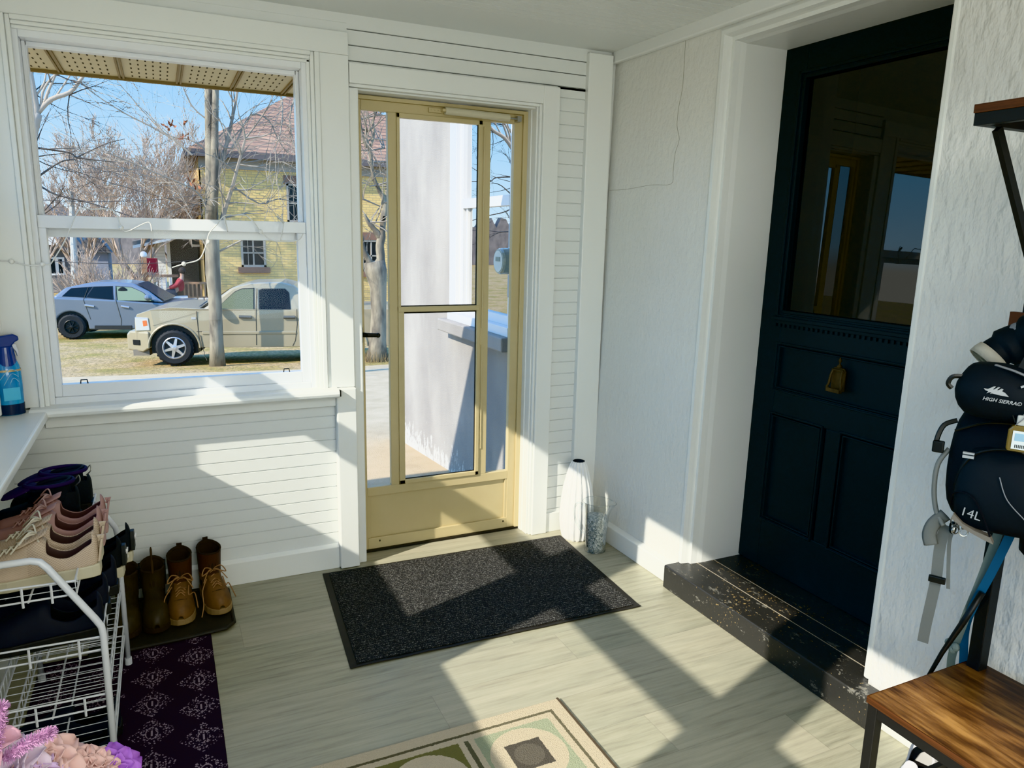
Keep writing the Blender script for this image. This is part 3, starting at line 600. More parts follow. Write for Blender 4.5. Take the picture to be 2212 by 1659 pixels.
q=MB(); a=cb[-1]; b_=cb[-3]; q.add([(a[0]+.02,.10,a[1]+.04),(a[0]+.02,W-.1,a[1]+.04),(b_[0]+.1,W-.3,b_[1]),(b_[0]+.1,.3,b_[1])],[(0,1,2,3)]); q.build('windscreen',mat('windscreen_dark',(.05,.07,.09),.15,spec=.3),sv)
q=MB(); A=f(262,628); q.ball((A[0],ff(A[1])-.012,A[1]-.14),.2,10,8,(.8,.06,1.2)); q.build('seat_silhouette',blk,sv)
wheel(sv,0,-.03,r,.22,mat('black_steel_rim',(.03,.03,.03),.4,.5),tyre,8,.2); wheel(sv,2.75,-.03,r,.22,MT['black_steel_rim'],tyre,8,.2)
q=MB()
for s in (0,2.75):
    q=MB(); q.rings([[Vector((s+math.cos(2*PI*k/20)*r,y,r+math.sin(2*PI*k/20)*r)) for k in range(20)] for y in (W-.2,W+.02)],True); q.build('wheel',tyre,sv)
    q=MB(); q.box(s-.38,s+.37,.08,.4,.2,.8); q.build('wheel_well',blk,sv)
for pts in ([f(246,620),f(250,648),f(262,690),f(261,712)],[f(186,622),f(180,648),f(196,690)]):
    q=MB(); q.tube([(p[0],(ff(p[1])-.022) if p[1]>belt else -.003,p[1]) for p in pts],.009,4); q.build('door_seam',seam,sv)
q=MB()
for a_,b__ in (((184,659),(204,662)),((262,661),(280,664))):
    A,B=f(*a_),f(*b__); q=MB(); q.tube([(A[0],-.03,A[1]),(B[0],-.03,B[1])],.03,8); q.build('door_handle',alloy,sv)
q=MB(); q.prism([f(205,703),f(285,703),f(285,712),f(205,712)],lambda u,v,k:(u,-(.02,-.05)[k],v)); q.build('sill_panel',mat('dark_metal',(.06,.06,.06),.4,.5),sv)
q=MB(); A=f(322,645); q.ball((A[0],-.12,A[1]+.04),.13,10,8,(.8,.8,.7)); q.build('wing_mirror',sil,sv)
q=MB(); A=f(118,655); q.ball((A[0]-.15,.06,A[1]),.15,10,8,(1.3,.5,.55)); q.build('tail_light',mat('tail_red',(.25,.03,.03),.25),sv)
# ---------------------------------------------------------------- yellow brick house
YH=30.
yh=empty('brick_house',(0,YH,0),0,'large yellow brick house with brown hipped roof behind the truck','house')
ez=4.35; base=-1.8; x0,x1=-.36,11.6; d=11
brk='yellow_brick'
def wallwithholes(q,x0,x1,z0,z1,holes,y=0):
    xs=sorted({x0,x1,*[h[0] for h in holes],*[h[1] for h in holes]}); zs=sorted({z0,z1,*[h[2] for h in holes],*[h[3] for h in holes]})
    for a,b in zip(xs,xs[1:]):
        for c,e in zip(zs,zs[1:]):
            if not any(h[0]<=a and b<=h[1] and h[2]<=c and e<=h[3] for h in holes): q.add([(a,y,c),(b,y,c),(b,y,e),(a,y,e)],[(0,1,2,3)])
wn=[]
for (a,b) in (((522,577),(573,516)),((621,480),(651,398))):
    p,r_=aty(*a,YH),aty(*b,YH); wn.append([p[0],r_[0],p[1],r_[1]])
wn[1][1]=wn[1][0]+1.0; wn.append([6.2,7.1,-.2,1.2])
q=MB(); wallwithholes(q,x0,x1,base,ez,wn); q.box(x0,x0+.05,0.0,d,base,ez); q.box(x1-.05,x1,0,d,base,ez); q.box(x0,x1,d-.05,d,base,ez); q.build('wall',brk,yh)
brs=mat('brown_stone',(.22,.12,.08),.7)
for (a,b,c,e) in wn:
    fr=MB(); fr.box(a,a+.09,-.02,.12,c,e); fr.box(b-.09,b,-.02,.12,c,e); fr.box(a,b,-.02,.12,c,c+.09); fr.box(a,b,-.02,.12,e-.08,e); m_=(a+b)/2; fr.box(m_-.03,m_+.03,0,.1,c,e); fr.box(a+(b-a)*.28,a+(b-a)*.30,0.02,.08,c,e); fr.box(a,b,0,.1,(c+e)/2-.03,(c+e)/2+.03)
    o=fr.build('window_frame',mat('window_tan',(.35,.31,.26),.6),yh); MB().add([(a,.08,c),(b,.08,c),(b,.08,e),(a,.08,e)],[(0,1,2,3)]).build('pane',cg,o)
    MB().box(a-.1,b+.1,-.04,.02,e,e+.34).build('lintel',brs,yh); MB().box(a-.14,b+.14,-.12,.02,c-.24,c).build('window_ledge',brs,yh)
ov=.45; hz=ez+.05; rp=.66; half=(x1-x0)/2+ov
q=MB(); ex0,ex1,ey0,ey1=x0-ov,x1+ov,-ov,d+ov; rr=min(half,(d+2*ov)/2)
q.add([(ex0,ey0,hz+.2),(ex1,ey0,hz+.2),(ex1,ey1,hz+.2),(ex0,ey1,hz+.2),(ex0+rr,ey0+rr,hz+.2+rr*rp),(ex1-rr,ey0+rr,hz+.2+rr*rp)],[(0,1,5,4),(1,2,5),(2,3,4,5),(3,0,4)])
q.build('roof','brown_shingle',yh)
q=MB(); q.box(ex0,ex1,ey0,ey1,hz-.02,hz+.02); q.box(ex0-.03,ex1+.03,ey0-.08,ey0,hz-.05,hz+.22); q.box(ex0-.08,ex0,ey0,ey1,hz-.05,hz+.22)
q.build('eave',mat('eave_brown',(.13,.105,.10),.7),yh)
q=MB(); q.box(x0,x1,-.05,0,hz-.45,hz-.02); q.build('frieze',mat('frieze_grey',(.32,.29,.25),.7),yh)
# dark sided neighbour
DY=33.
dh=empty('sided_house',(0,DY,0),0,'dark brown sided house with white trim and lean-to porch, left of the brick house','house')
p1,p2=aty(372,640,DY),aty(470,430,DY)
gx0,gx1=aty(360,500,DY)[0],-.45; (B0x,B0z),(B1x_,B1z_)=aty(352,482,DY),aty(440,432,DY); B0s=(B1z_-B0z)/(B1x_-B0x); ge=aty(365,470,DY)[1]; gt=aty(470,405,DY)[1]
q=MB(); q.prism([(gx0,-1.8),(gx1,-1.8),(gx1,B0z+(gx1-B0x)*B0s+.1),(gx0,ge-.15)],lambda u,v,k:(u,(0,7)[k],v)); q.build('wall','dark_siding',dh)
wt=mat('white_wood',(.75,.75,.73),.5)
A=aty(352,482,DY);B=aty(440,432,DY); sl_=(B[1]-A[1])/(B[0]-A[0])
q=MB(); q.prism([(A[0],A[1]),(-.42,A[1]+(-.42-A[0])*sl_),(-.42,A[1]+(-.42-A[0])*sl_+.22),(A[0],A[1]+.22)],lambda u,v,k:(u,(-.35,-.25)[k],v)); q.build('barge_board',wt,dh)
q=MB(); q.prism([(A[0]-.1,A[1]+.22),(-.42,A[1]+(-.42-A[0])*sl_+.22),(-.42,A[1]+(-.42-A[0])*sl_+.5),(A[0]-.1,A[1]+.34)],lambda u,v,k:(u,(-.35,7)[k],v)); q.build('roof','grey_shingle',dh)
q=MB(); a=aty(367,640,DY-.2)[0]; q.box(a-.0,a+.14,-.1,.05,-1.8,aty(365,508,DY)[1]); q.build('corner_board',wt,dh)
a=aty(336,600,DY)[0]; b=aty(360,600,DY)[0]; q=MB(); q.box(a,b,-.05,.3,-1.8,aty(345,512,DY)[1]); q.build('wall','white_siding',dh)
a,c=aty(410,533,DY);b,e=aty(440,508,DY); fr=MB(); b-=.35; fr.box(a,b+.3,-.08,0,c,c+.1); fr.box(a,a+.1,-.08,0,c,e+.4); fr.box(b+.2,b+.3,-.08,0,c,e+.4); fr.box(a,b+.3,-.08,0,e+.3,e+.4); o=fr.build('window_frame',wt,dh); MB().add([(a,-.02,c),(b+.3,-.02,c),(b+.3,-.02,e+.4),(a,-.02,e+.4)],[(0,1,2,3)]).build('pane',cg,o)
A=aty(287,530,31);B=aty(395,508,31.)
q=MB(); q.prism([(A[0],A[1]),(B[0],B[1]),(B[0],B[1]+.14),(A[0],A[1]+.16)],lambda u,v,k:(u,(-2.2,.6)[k],v)); q.build('porch_roof',mat('porch_roof_grey',(.19,.18,.17),.8),dh)
q=MB(); q.prism([(A[0],A[1]-.12),(B[0],B[1]-.1),(B[0],B[1]),(A[0],A[1])],lambda u,v,k:(u,(-2.25,-2.18)[k],v)); q.build('porch_fascia',wt,dh)
# deck with rail
KY=28.
dk_=empty('wooden_deck',(0,KY,0),0,'brown wooden deck with railing beside the dark house','deck')
wd=mat('deck_wood',(.33,.17,.09),.7,var=((.42,.24,.13),12)); 
dz=aty(380,650,KY)[1]; X0=aty(318,640,KY)[0]; X1=aty(470,640,KY)[0]
MB().box(X0,X1,0,1.9,dz-.25,dz).build('deck_floor',wd,dk_)
zr=aty(350,596,KY)[1]
MB().box(X0,aty(385,596,KY)[0],-.03,.06,zr-.05,zr+.05).build('top_rail',wd,dk_); MB().box(aty(397,610,KY)[0],X1,-.03,.06,dz+.05,dz+.15).build('bottom_rail',wd,dk_); MB().box(aty(395,610,KY)[0],X1,-.03,.06,zr-.32,zr-.24).build('top_rail',wd,dk_)
for i in range(7):
    xx=aty(398+i*9,620,KY)[0]; MB().box(xx-.03,xx+.03,-.02,.03,dz,zr-.25).build('baluster',wd,dk_)
for i in range(5):
    xx=aty(330+i*10,620,KY)[0]; MB().box(xx-.02,xx+.02,-.02,.03,dz,zr).build('baluster',wt,dk_)
lp=aty(317,640,KY-.4); lt=aty(317,556,KY-.4)
lmp=empty('lamp_post',(lp[0],KY-.4,gz(KY)),0,'brown wooden post topped with a white globe lamp, left end of the deck','lamp post')
MB().box(-.09,.09,-.09,.09,0,lt[1]-gz(KY)).build('post',wd,lmp); q=MB(); q.ball((0,0,lt[1]-gz(KY)+.1),.12,12,8); q.build('globe',mat('globe_white',(.9,.9,.88),.3),lmp,smooth=True)
# red porch chair
rc=at(327,592,1,KY+1.2); ch=empty('porch_chair',(rc.x,KY+1.2,dz),0,'dark red chair on the deck behind the globe lamp post','chair')
red=mat('dark_red_cloth',(.16,.012,.02),.8); zz=rc.z-dz
MB().box(-.22,.26,-.05,.02,zz+.05,zz+.62).build('backrest',red,ch,bevel=.03); MB().box(-.24,.28,-.5,.02,zz-.06,zz+.04).build('seat',red,ch,bevel=.02)
for x in (-.2,.22):
    for y in (-.45,0): MB().box(x-.02,x+.02,y-.02,y+.02,0,zz-.05).build('leg',MT['dark_metal'],ch)
# seated person in red jacket
def skin(name,pts,edges,rad,m,parent,sub=1):
    me=bpy.data.meshes.new(name); me.from_pydata([Vector(p) for p in pts],edges,[]); o=bpy.data.objects.new(name,me); col.objects.link(o)
    me.materials.append(MT[m] if isinstance(m,str) else m); o.parent=parent
    s=o.modifiers.new('s','SKIN'); s.use_smooth_shade=True
    for i,r in enumerate(rad): 
        me.skin_vertices[0].data[i].radius=(r,r) if not isinstance(r,tuple) else r
    me.skin_vertices[0].data[0].use_root=True
    if sub: u=o.modifiers.new('u','SUBSURF'); u.levels=sub; u.render_levels=sub
    return o
P0=at(383,630,1,KY-.35); bz=P0.z
pr=empty('person',(P0.x,KY-.35,bz),0,'person in a dark red jacket leaning forward on the deck railing','person')
sk=mat('skin',(.45,.27,.19),.6); jk=MT['dark_red_cloth']; jr=mat('red_jacket',(.33,.02,.035),.65,bump=(9,.6,.05)); dn=mat('dark_trousers',(.06,.06,.08),.8)
pts=[(0.02,0,.0),(.10,0,.22),(.16,0,.45),(.20,0,.56),(.20,0,.64),(.19,-.01,.76),(-.12,-.12,.0),(-.42,-.12,-.02),(-.46,-.12,-.42),(-.58,-.13,-.46),(-.12,.12,.0),(-.42,.12,-.02),(-.46,.12,-.42),(-.58,.12,-.46),(.16,-.2,.46),(-.02,-.26,.24),(-.28,-.18,.14),(-.36,-.16,.13),(.16,.2,.46),(-.02,.26,.24),(-.28,.18,.14),(-.36,.16,.13)]
ed=[(0,1),(1,2),(2,3),(3,4),(4,5),(0,6),(6,7),(7,8),(8,9),(0,10),(10,11),(11,12),(12,13),(2,14),(14,15),(15,16),(16,17),(2,18),(18,19),(19,20),(20,21)]
rd=[.15,.15,.16,.07,.06,.10,.09,.07,.05,.04,.09,.07,.05,.04,.07,.05,.035,.035,.07,.05,.035,.035]
skin('body',pts,ed,rd,sk,pr)
skin('coat',[pts[i] for i in (0,1,2,14,15,16,18,19,20)],[(0,1),(1,2),(2,3),(3,4),(4,5),(2,6),(6,7),(7,8)],[.19,.20,.19,.10,.085,.06,.10,.085,.06],jr,pr)
skin('trousers',[pts[i] for i in (0,6,7,8,10,11,12)],[(0,1),(1,2),(2,3),(0,4),(4,5),(5,6)],[.17,.12,.10,.075,.12,.10,.075],dn,pr)
q=MB(); q.ball((.22,0,.79),.13,12,8,(1,1,1.05)); q.build('hair',mat('dark_hair',(.02,.012,.01),.8),pr,smooth=True)
# bench the person sits on
bn=empty('garden_bench',(P0.x,KY-.35,gz(KY)),0,'low pale bench under the person in the red jacket','bench'); hh=bz-.17-gz(KY)
MB().box(-.4,.35,-.25,.25,hh-.06,hh).build('seat',wt,bn)
for x in (-.35,.28):
    for y in (-.2,.2): MB().box(x-.03,x+.03,y-.03,y+.03,0,hh-.06).build('leg',wt,bn)
# far left grey house
GY=40
gh=empty('grey_house',(0,GY,0),0,'small grey house half hidden by bare bushes at the far left','house')
a=aty(60,640,GY)[0]; b=aty(182,640,GY)[0]; zt_=aty(150,540,GY)[1]
q=MB(); q.box(a,b,0,6,-1.8,zt_); q.build('wall',mat('grey_wall',(.17,.165,.165),.8),gh)
MB().box(a-.5,aty(128,500,GY)[0],-1,3,aty(110,528,GY)[1],aty(110,505,GY)[1]).build('porch_roof',wt,gh); q=MB(); q.prism([(a-.5,zt_),(b+.3,zt_),((a+b)/2,zt_+2.2)],lambda u,v,k:(u,(-.3,6.3)[k],v)); q.build('roof','grey_shingle',gh)
a,c=aty(106,590,GY);b,e=aty(134,560,GY); fr=MB(); fr.box(a-.1,b+.1,-.06,.0,c-.1,e+.1); o=fr.build('window_frame',wt,gh); MB().box(a+.45,b,-.08,-.05,c,e).build('pane',cg,o); MB().box(a-.02,a+.3,-.08,-.05,c,e).build('pane',cg,o)
gar=empty('blue_shed',(0,38,0),0,'pale blue shed behind the bare bushes','shed'); a=aty(182,640,38)[0]; b=aty(240,640,38)[0]
MB().box(a,b,0,3,-1.8,aty(200,545,38)[1]).build('wall',mat('shed_blue',(.30,.33,.42),.8),gar); q=MB(); zq=aty(200,545,38)[1]; q.prism([(a-.2,zq),(b+.2,zq),((a+b)/2,zq+1)],lambda u,v,k:(u,(-.2,3.2)[k],v)); q.build('roof','grey_shingle',gar)
# far band of houses/hedge, to close the horizon
q=MB(); random.seed(5); pts=[(-70,-3)]
x=-70
while x<70: pts.append((x,2.4+random.random()*1.4)); x+=.6
pts.append((70,-3)); q.prism(pts,lambda u,v,k:(u,(75,76)[k],v)); S(q.build('treeline',mat('treeline',(.20,.165,.15),1.,var=((.32,.26,.23),2.2,(1,1,.5)))),'hazy brown line of distant bare trees','treeline')
# utility pole
a=at(160,612,1,30); b=at(151,200,1,30)
up=empty('utility_pole',(a.x,30,gz(30)),0,'pale utility pole behind the crossover','pole')
dx=at(152,380,1,30); q=MB(); q.tube([(0,0,0),(dx.x-a.x,0,dx.z-gz(30))],[.15,.08],10); q.build('pole',mat('pole_grey',(.50,.50,.47),.7),up)
q=MB(); q.tube([(dx.x-a.x-.0,0,dx.z-gz(30)-2.2),(dx.x-a.x+1.6,0,dx.z-gz(30)-2.1)],.03,6); q.build('bracket',MT['pole_grey'],up)
# ---------------------------------------------------------------- trees
def branchy(q,p,dirv,length,r,lev,rng,spread=.6,up=.12,seg=4,kids=(2,4),shrink=.66,minr=.004,droop=0,wig=.18):
    n=max(3,5-(3-lev) if lev<3 else 5); P=[Vector(p)]; d=Vector(dirv).normalized(); R=[r]
    for i in range(seg):
        d=(d+Vector((rng.uniform(-1,1),rng.uniform(-1,1),rng.uniform(-1,1)+up*3-droop))*wig).normalized()
        P.append(P[-1]+d*length/seg); R.append(max(minr,r*(1-.55*(i+1)/seg)))
    q.tube(P,R,5 if r>.03 else (4 if r>.012 else 3),cap=False)
    if lev<=0: return
    k=rng.randint(*kids)
    for j in range(k):
        t=rng.uniform(.3,1) if j else 1.; i=min(seg-1,int(t*seg)); pp=P[i].lerp(P[i+1],t*seg-i) if t<1 else P[-1]
        ax=Vector((rng.uniform(-1,1),rng.uniform(-1,1),rng.uniform(-1,1))).normalized()
        nd=(d+ax*spread*(1 if j else .6)+Vector((0,0,up))).normalized()
        branchy(q,pp,nd,length*shrink*rng.uniform(.8,1.15),max(minr,R[i+1]*.72),lev-1,rng,spread,up,max(2,seg-1) if lev<3 else seg,kids,shrink,minr,droop,wig)
bark=mat('bark_grey',(.30,.26,.19),.9,var=((.13,.11,.085),5,(1,1,.35),.4,.6),bump=(30,.6,.01,(1,1,.2))); twig=mat('twig_grey',(.30,.255,.205),.9); twig2=mat('twig_tan',(.46,.35,.27),.9); twigd=mat('twig_dark',(.12,.10,.085),.9)
# slim tree right in front of the truck
Yt=12.2
def tpt(px,py,y): p=at(px,py,1,y); return (p.x,y,p.z)
ft=empty('bare_tree',(0,0,0),0,'slim grey bare tree standing in front of the pick-up truck','tree')
b0=tpt(470,790,Yt)
trunk=[b0,tpt(468,740,Yt),tpt(464,640,Yt),tpt(460,590,Yt),tpt(458,500,Yt),tpt(456,400,Yt),tpt(453,300,Yt),tpt(451,180,Yt),tpt(450,40,Yt),tpt(449,-150,Yt)]
q=MB(); q.tube(trunk,[.155,.125,.12,.135,.125,.10,.085,.075,.06,.04],12); q.tube([tpt(457,480,Yt-.06),tpt(464,400,Yt-.1),tpt(464,300,Yt-.1),tpt(466,185,Yt-.1),tpt(470,20,Yt)],[.09,.075,.065,.06,.04],9)
q.build('trunk',bark,ft,smooth=True)
rng=random.Random(3); q=MB()
mains=[([(475,500),(485,455),(500,410),(515,355),(530,300)],.055),([(456,450),(470,380),(490,310),(505,240),(514,190),(530,60)],.05),([(415,335),(380,305),(330,275),(270,245),(200,200),(160,165)],.022),([(455,350),(440,320),(405,300),(360,290),(300,230),(250,170)],.02),
 ([(458,470),(430,420),(400,400),(340,375),(270,345),(230,330)],.02),([(460,300),(500,320),(540,250),(580,260),(600,300),(620,330)],.022),([(470,545),(520,520),(580,490),(640,480),(700,478)],.022),([(500,400),(560,440),(600,430),(650,440)],.018),([(530,300),(560,260),(585,220),(600,170)],.018),([(515,355),(560,360),(610,350),(660,380)],.018),
 ([(600,170),(610,230),(605,290),(590,330)],.02),([(640,200),(625,260),(640,330),(655,400)],.02),([(450,260),(420,235),(400,200),(380,140)],.018),([(468,300),(500,270),(550,230),(600,220)],.014),([(455,560),(430,500),(400,450)],.012)]
for m_,rr_ in mains:
    jit=rng.uniform(-.8,.8); P=[tpt(px,py,Yt+jit*i/len(m_)) for i,(px,py) in enumerate(m_)]; P=smoothpath(P,3); n=len(P); q.tube(P,[rr_*(1-.7*i/n) for i in range(n)],5,cap=False)
    for i in range(2,n,2):
        for _ in range(2):
            d=(Vector(P[i])-Vector(P[i-1])).normalized()+Vector((rng.uniform(-1,1),rng.uniform(-.6,.6),rng.uniform(-1,1)))*.9
            branchy(q,P[i],d,rng.uniform(.5,.95),rr_*.35,2,rng,.7,.0,3,(1,3),.7,.0045,0,.25)
q.build('branches',twig,ft)
q=MB()
for px,py in ((362,272),(372,268),(398,296),(402,290),(425,405),(412,398),(404,262)):
    for _ in range(4):
        p=Vector(tpt(px+rng.uniform(-6,6),py+rng.uniform(-6,6),Yt)); u=Vector((rng.uniform(-1,1),rng.uniform(-1,1),rng.uniform(-1,1))).normalized()*.06; v=u.orthogonal().normalized()*.03
        q.add([p,p+u+v,p+u*2,p+u-v],[(0,1,2,3)])
q.build('dead_leaf',mat('dead_leaf',(.30,.11,.05),.9),ft)
# tree seen through the storm door
Yd=11.4; dt=empty('gnarled_tree',(0,0,0),0,'gnarled bare tree with knotty fork seen through the left door glass','tree')
q=MB(); q.tube([tpt(815,786,Yd),tpt(816,740,Yd),tpt(818,680,Yd),tpt(817,620,Yd),tpt(812,585,Yd),tpt(808,565,Yd)],[.23,.17,.15,.165,.22,.20],14)
for pth,rr_ in (([(815,590),(822,560),(820,530),(826,500),(828,455)],[.13,.09,.085,.06,.05]),([(822,515),(808,495),(795,480),(787,462)],[.07,.05,.03,.02]),([(826,480),(832,440),(818,410),(806,380),(800,330),(792,300),(790,270)],[.06,.05,.04,.035,.03,.02,.012]),([(803,580),(795,560),(785,540),(778,500)],[.08,.06,.05,.04]),([(792,320),(782,290),(776,250),(772,215)],[.03,.025,.02,.012]),([(800,318),(808,290),(806,262),(815,235)],[.025,.02,.02,.01]),([(828,470),(836,400),(842,340),(838,280)],[.03,.03,.02,.01])):
    q.tube(smoothpath([tpt(*p,Yd) for p in pth],3),[rr_[min(len(rr_)-1,i//3)] for i in range(3*(len(pth)-1)+1)],7)
q.build('trunk',bark,dt,smooth=True)
q=MB(); rng=random.Random(9)
for px,py in ((790,300),(776,260),(806,300),(825,440),(800,480),(800,350),(812,400),(784,430),(836,380),(830,320),(795,285),(815,250)):
    for _ in range(4): branchy(q,tpt(px,py,Yd),(rng.uniform(-1,1),rng.uniform(-1,1),rng.uniform(-.4,1)),.55,.018,2,rng,.7,.05,3,(2,3),.7,.004)
q.build('branches',twig,dt)
q=MB()
for i in range(260):
    A=rng.uniform(0,2*PI); rr_=rng.uniform(.12,.42); b0=Vector(tpt(815,790,Yd)); p=b0+Vector((math.cos(A)*rr_,math.sin(A)*rr_,-.02)); q.tube([p,p+Vector((rng.uniform(-.1,.1),rng.uniform(-.1,.1),rng.uniform(.1,.35)))],[.006,.003],3,cap=False)
tag(q.build('dry_grass_tuft',mat('dry_straw',(.42,.30,.15),.9)),'dry brown grass tuft at the foot of the gnarled tree','grass',kind='stuff')
# near tree at the top left of the window
lt_=empty('pale_tree',(0,0,0),0,'pale bare tree with forked branches at the upper left of the window','tree'); Yl=8.0
q=MB()
tb=tpt(60,640,Yl)
q.tube(smoothpath([(tb[0]-.3,Yl,gz(Yl)),(tb[0]-.22,Yl,.5),tpt(40,420,Yl),tpt(63,300,Yl),tpt(82,245,Yl)],3),[.15,.15,.14,.13,.12,.11,.10,.09,.085,.08,.07,.06,.05],9)
for pth,r0 in (([(64,300),(78,250),(72,200),(64,150)],.06),([(80,245),(110,215),(150,200),(172,175),(190,150)],.035),([(95,225),(105,195),(118,165),(122,140)],.022),([(88,240),(92,200),(110,170),(135,150)],.02),([(60,230),(75,210),(95,180),(100,150)],.018),([(120,210),(140,180),(160,150)],.014)):
    P=smoothpath([tpt(*p,Yl) for p in pth],3); q.tube(P,[r0*(1-.5*i/len(P)) for i in range(len(P))],6)
q.build('trunk',mat('bark_pale',(.42,.35,.28),.9,bump=(30,.6,.01,(1,1,.2))),lt_,smooth=True)
q=MB(); rng=random.Random(21)
for px,py in ((75,320),(70,340),(78,430),(80,470),(150,205),(110,180),(120,160),(70,200),(180,165)):
    for _ in range(3): branchy(q,tpt(px,py,Yl),(rng.uniform(-.2,1),rng.uniform(-1,1),rng.uniform(-.4,.8)),.5,.010,2,rng,.7,.0,3,(2,3),.75,.003)
for pth in ([(70,318),(100,322),(150,330),(165,340),(180,333),(230,310),(270,300)],[(165,340),(200,345),(250,350)],[(78,395),(120,420),(200,440),(290,470)],[(78,385),(130,350),(165,345)]):
    P=smoothpath([tpt(*p,Yl) for p in pth],4); q.tube(P,[.014*(1-.7*i/len(P)) for i in range(len(P))],4)
q.build('branches',twigd,lt_)
# bushy bare trees in the background
def bushy(name,label,px,py,y,h,seed,n,sp,m,r0=.10,lev=5,trunkh=1.2,fan=.55):
    p=at(px,py,1,y); root=empty(name,(0,0,0),0,label,'tree'); rng=random.Random(seed); bz=gz(y)
    t=MB(); q=MB(); top=Vector((p.x,y,bz+trunkh)); t.tube([(p.x,y,bz),top],[r0*2,r0*1.6],8); t.build('trunk',bark,root)
    for i in range(n):
        A=2*PI*i/n+rng.uniform(-.3,.3); d=Vector((math.cos(A)*fan,math.sin(A)*fan,rng.uniform(.6,1.1)))
        branchy(q,top-Vector((0,0,rng.uniform(0,.4))),d,h*.36,r0*rng.uniform(.6,1),lev,rng,sp,.10,4,(3,4),.70,.0065,0,.13)
    return q.build('branches',m,root)
bushy('bushy_tree','big spreading bare tree full of fine twigs behind the crossover',295,600,31,7.4,4,5,.62,twig2,.12,6)
bushy('bushy_tree','second bare bushy tree left of the large spreading one',180,600,36,6.4,8,6,.62,twig2,.10,4)
bushy('bushy_tree','bare twiggy tree rising at the far left edge of the window',85,600,34,6.6,12,5,.62,twig2,.09,4)
bushy('bushy_tree','lower bare shrubby tree beside the dark sided house',380,600,38,5.0,16,6,.62,twig2,.09,4)
bushy('hedge_shrub','tangled bare shrub behind the crossover roof',235,620,27.5,3.0,25,9,.5,twig2,.03,4,.1,.8)
bushy('hedge_shrub','smaller bare shrub left of the tangled shrub',190,620,29,2.6,27,8,.5,twig2,.03,3,.1,.8)
# power lines
q=MB()
for (a,b) in (((50,328),(440,445)),((50,430),(440,420)),((70,560),(440,560))):
    A=Vector(tpt(a[0],a[1],22)); B=Vector(tpt(b[0],b[1],27)); P=[A.lerp(B,t/10)-Vector((0,0,.15*(1-(t/5-1)**2))) for t in range(11)]; q.tube(P,.010,3)
tag(q.build('power_line',twigd),'thin dark overhead wires crossing the bare trees','wire')
# junk pile near the bushes
q=MB(); rng=random.Random(2)
for i in range(14):
    p=at(185+i*6,632,1,24.5); q.ball((p.x,24.5+rng.uniform(-.3,.3),gz(24.5)+.2),rng.uniform(.25,.5),7,5,(1.3,1,.9))
tag(q.build('tarp_heap',mat('tarp_black',(.03,.03,.035),.5)),'black tarp covered heap behind the crossover roof','tarp')
q=MB(); rng=random.Random(6)
for i in range(26):
    for j in range(4):
        a=at(100,640,1,26); q.box(a.x+i*.22+(j%2)*.1,a.x+i*.22+.2+(j%2)*.1,26,26.3,gz(26)+.2*j,gz(26)+.2*j+.18)
tag(q.build('stone_wall',mat('field_stone',(.45,.40,.33),.9,var=((.25,.22,.19),3)),bevel=.03,seg=1),'low stone garden wall left of the utility pole','wall')
# ================================================================== THINGS ON THE FLOOR
# door mat
def quadgrid(q,P,nx,ny,fz):
    a,b,c,d=[Vector(p) for p in P]; vs=[]
    for j in range(ny+1):
        for i in range(nx+1):
            u,v=i/nx,j/ny; p=a.lerp(b,u).lerp(d.lerp(c,u),v); vs.append((p.x,p.y,fz(u,v)))
    q.add(vs,[(j*(nx+1)+i,j*(nx+1)+i+1,(j+1)*(nx+1)+i+1,(j+1)*(nx+1)+i) for j in range(ny) for i in range(nx)])
A=[(-1.398,-.060),(-.214,-.085),(-.262,-.856),(-1.452,-.826)]; A=[(x,y,0) for x,y in A]
g=NG('charcoal_carpet'); o=g.xyz(); n=g.noise(260,3,None,.8); n2=g.noise(90,2); rb=g.math('SINE',g.math('MULTIPLY',o[1],420.)); sp=g.math('GREATER_THAN',g.math('ADD',n,g.math('MULTIPLY',n2,.25)),.69)
c=g.mix(sp,(.020,.021,.022),(.24,.235,.22)); c=g.mix(g.math('MULTIPLY',g.math('LESS_THAN',rb,-.3),.5),c,(.008,.008,.009)); g.col(c,.95); g.bump(g.math('ADD',g.math('MULTIPLY',rb,.5),n),.7,.003)
rub=mat('black_rubber',(.028,.026,.024),.6)
mt_=empty('door_mat',(0,0,0),0,'charcoal ribbed door mat with black rubber edge in front of the storm door','mat')
def inset(P,k): c=Vector((sum(p[0] for p in P)/4,sum(p[1] for p in P)/4,0)); return [tuple(Vector(p)+((c-Vector(p)).normalized()*k)) for p in P]
wavy=lambda u,v:.004+.0015*math.sin(v*3)*math.sin(u*37)**2
q=MB(); quadgrid(q,A,40,20,lambda u,v:.003+(.003*abs(math.sin(u*20)) if v>.98 else 0)); q.build('rubber_border',rub,mt_,solid=.003)
q=MB(); quadgrid(q,inset(A,.032),60,30,lambda u,v:.0075); q.build('ribbed_pile','charcoal_carpet',mt_,solid=.003)
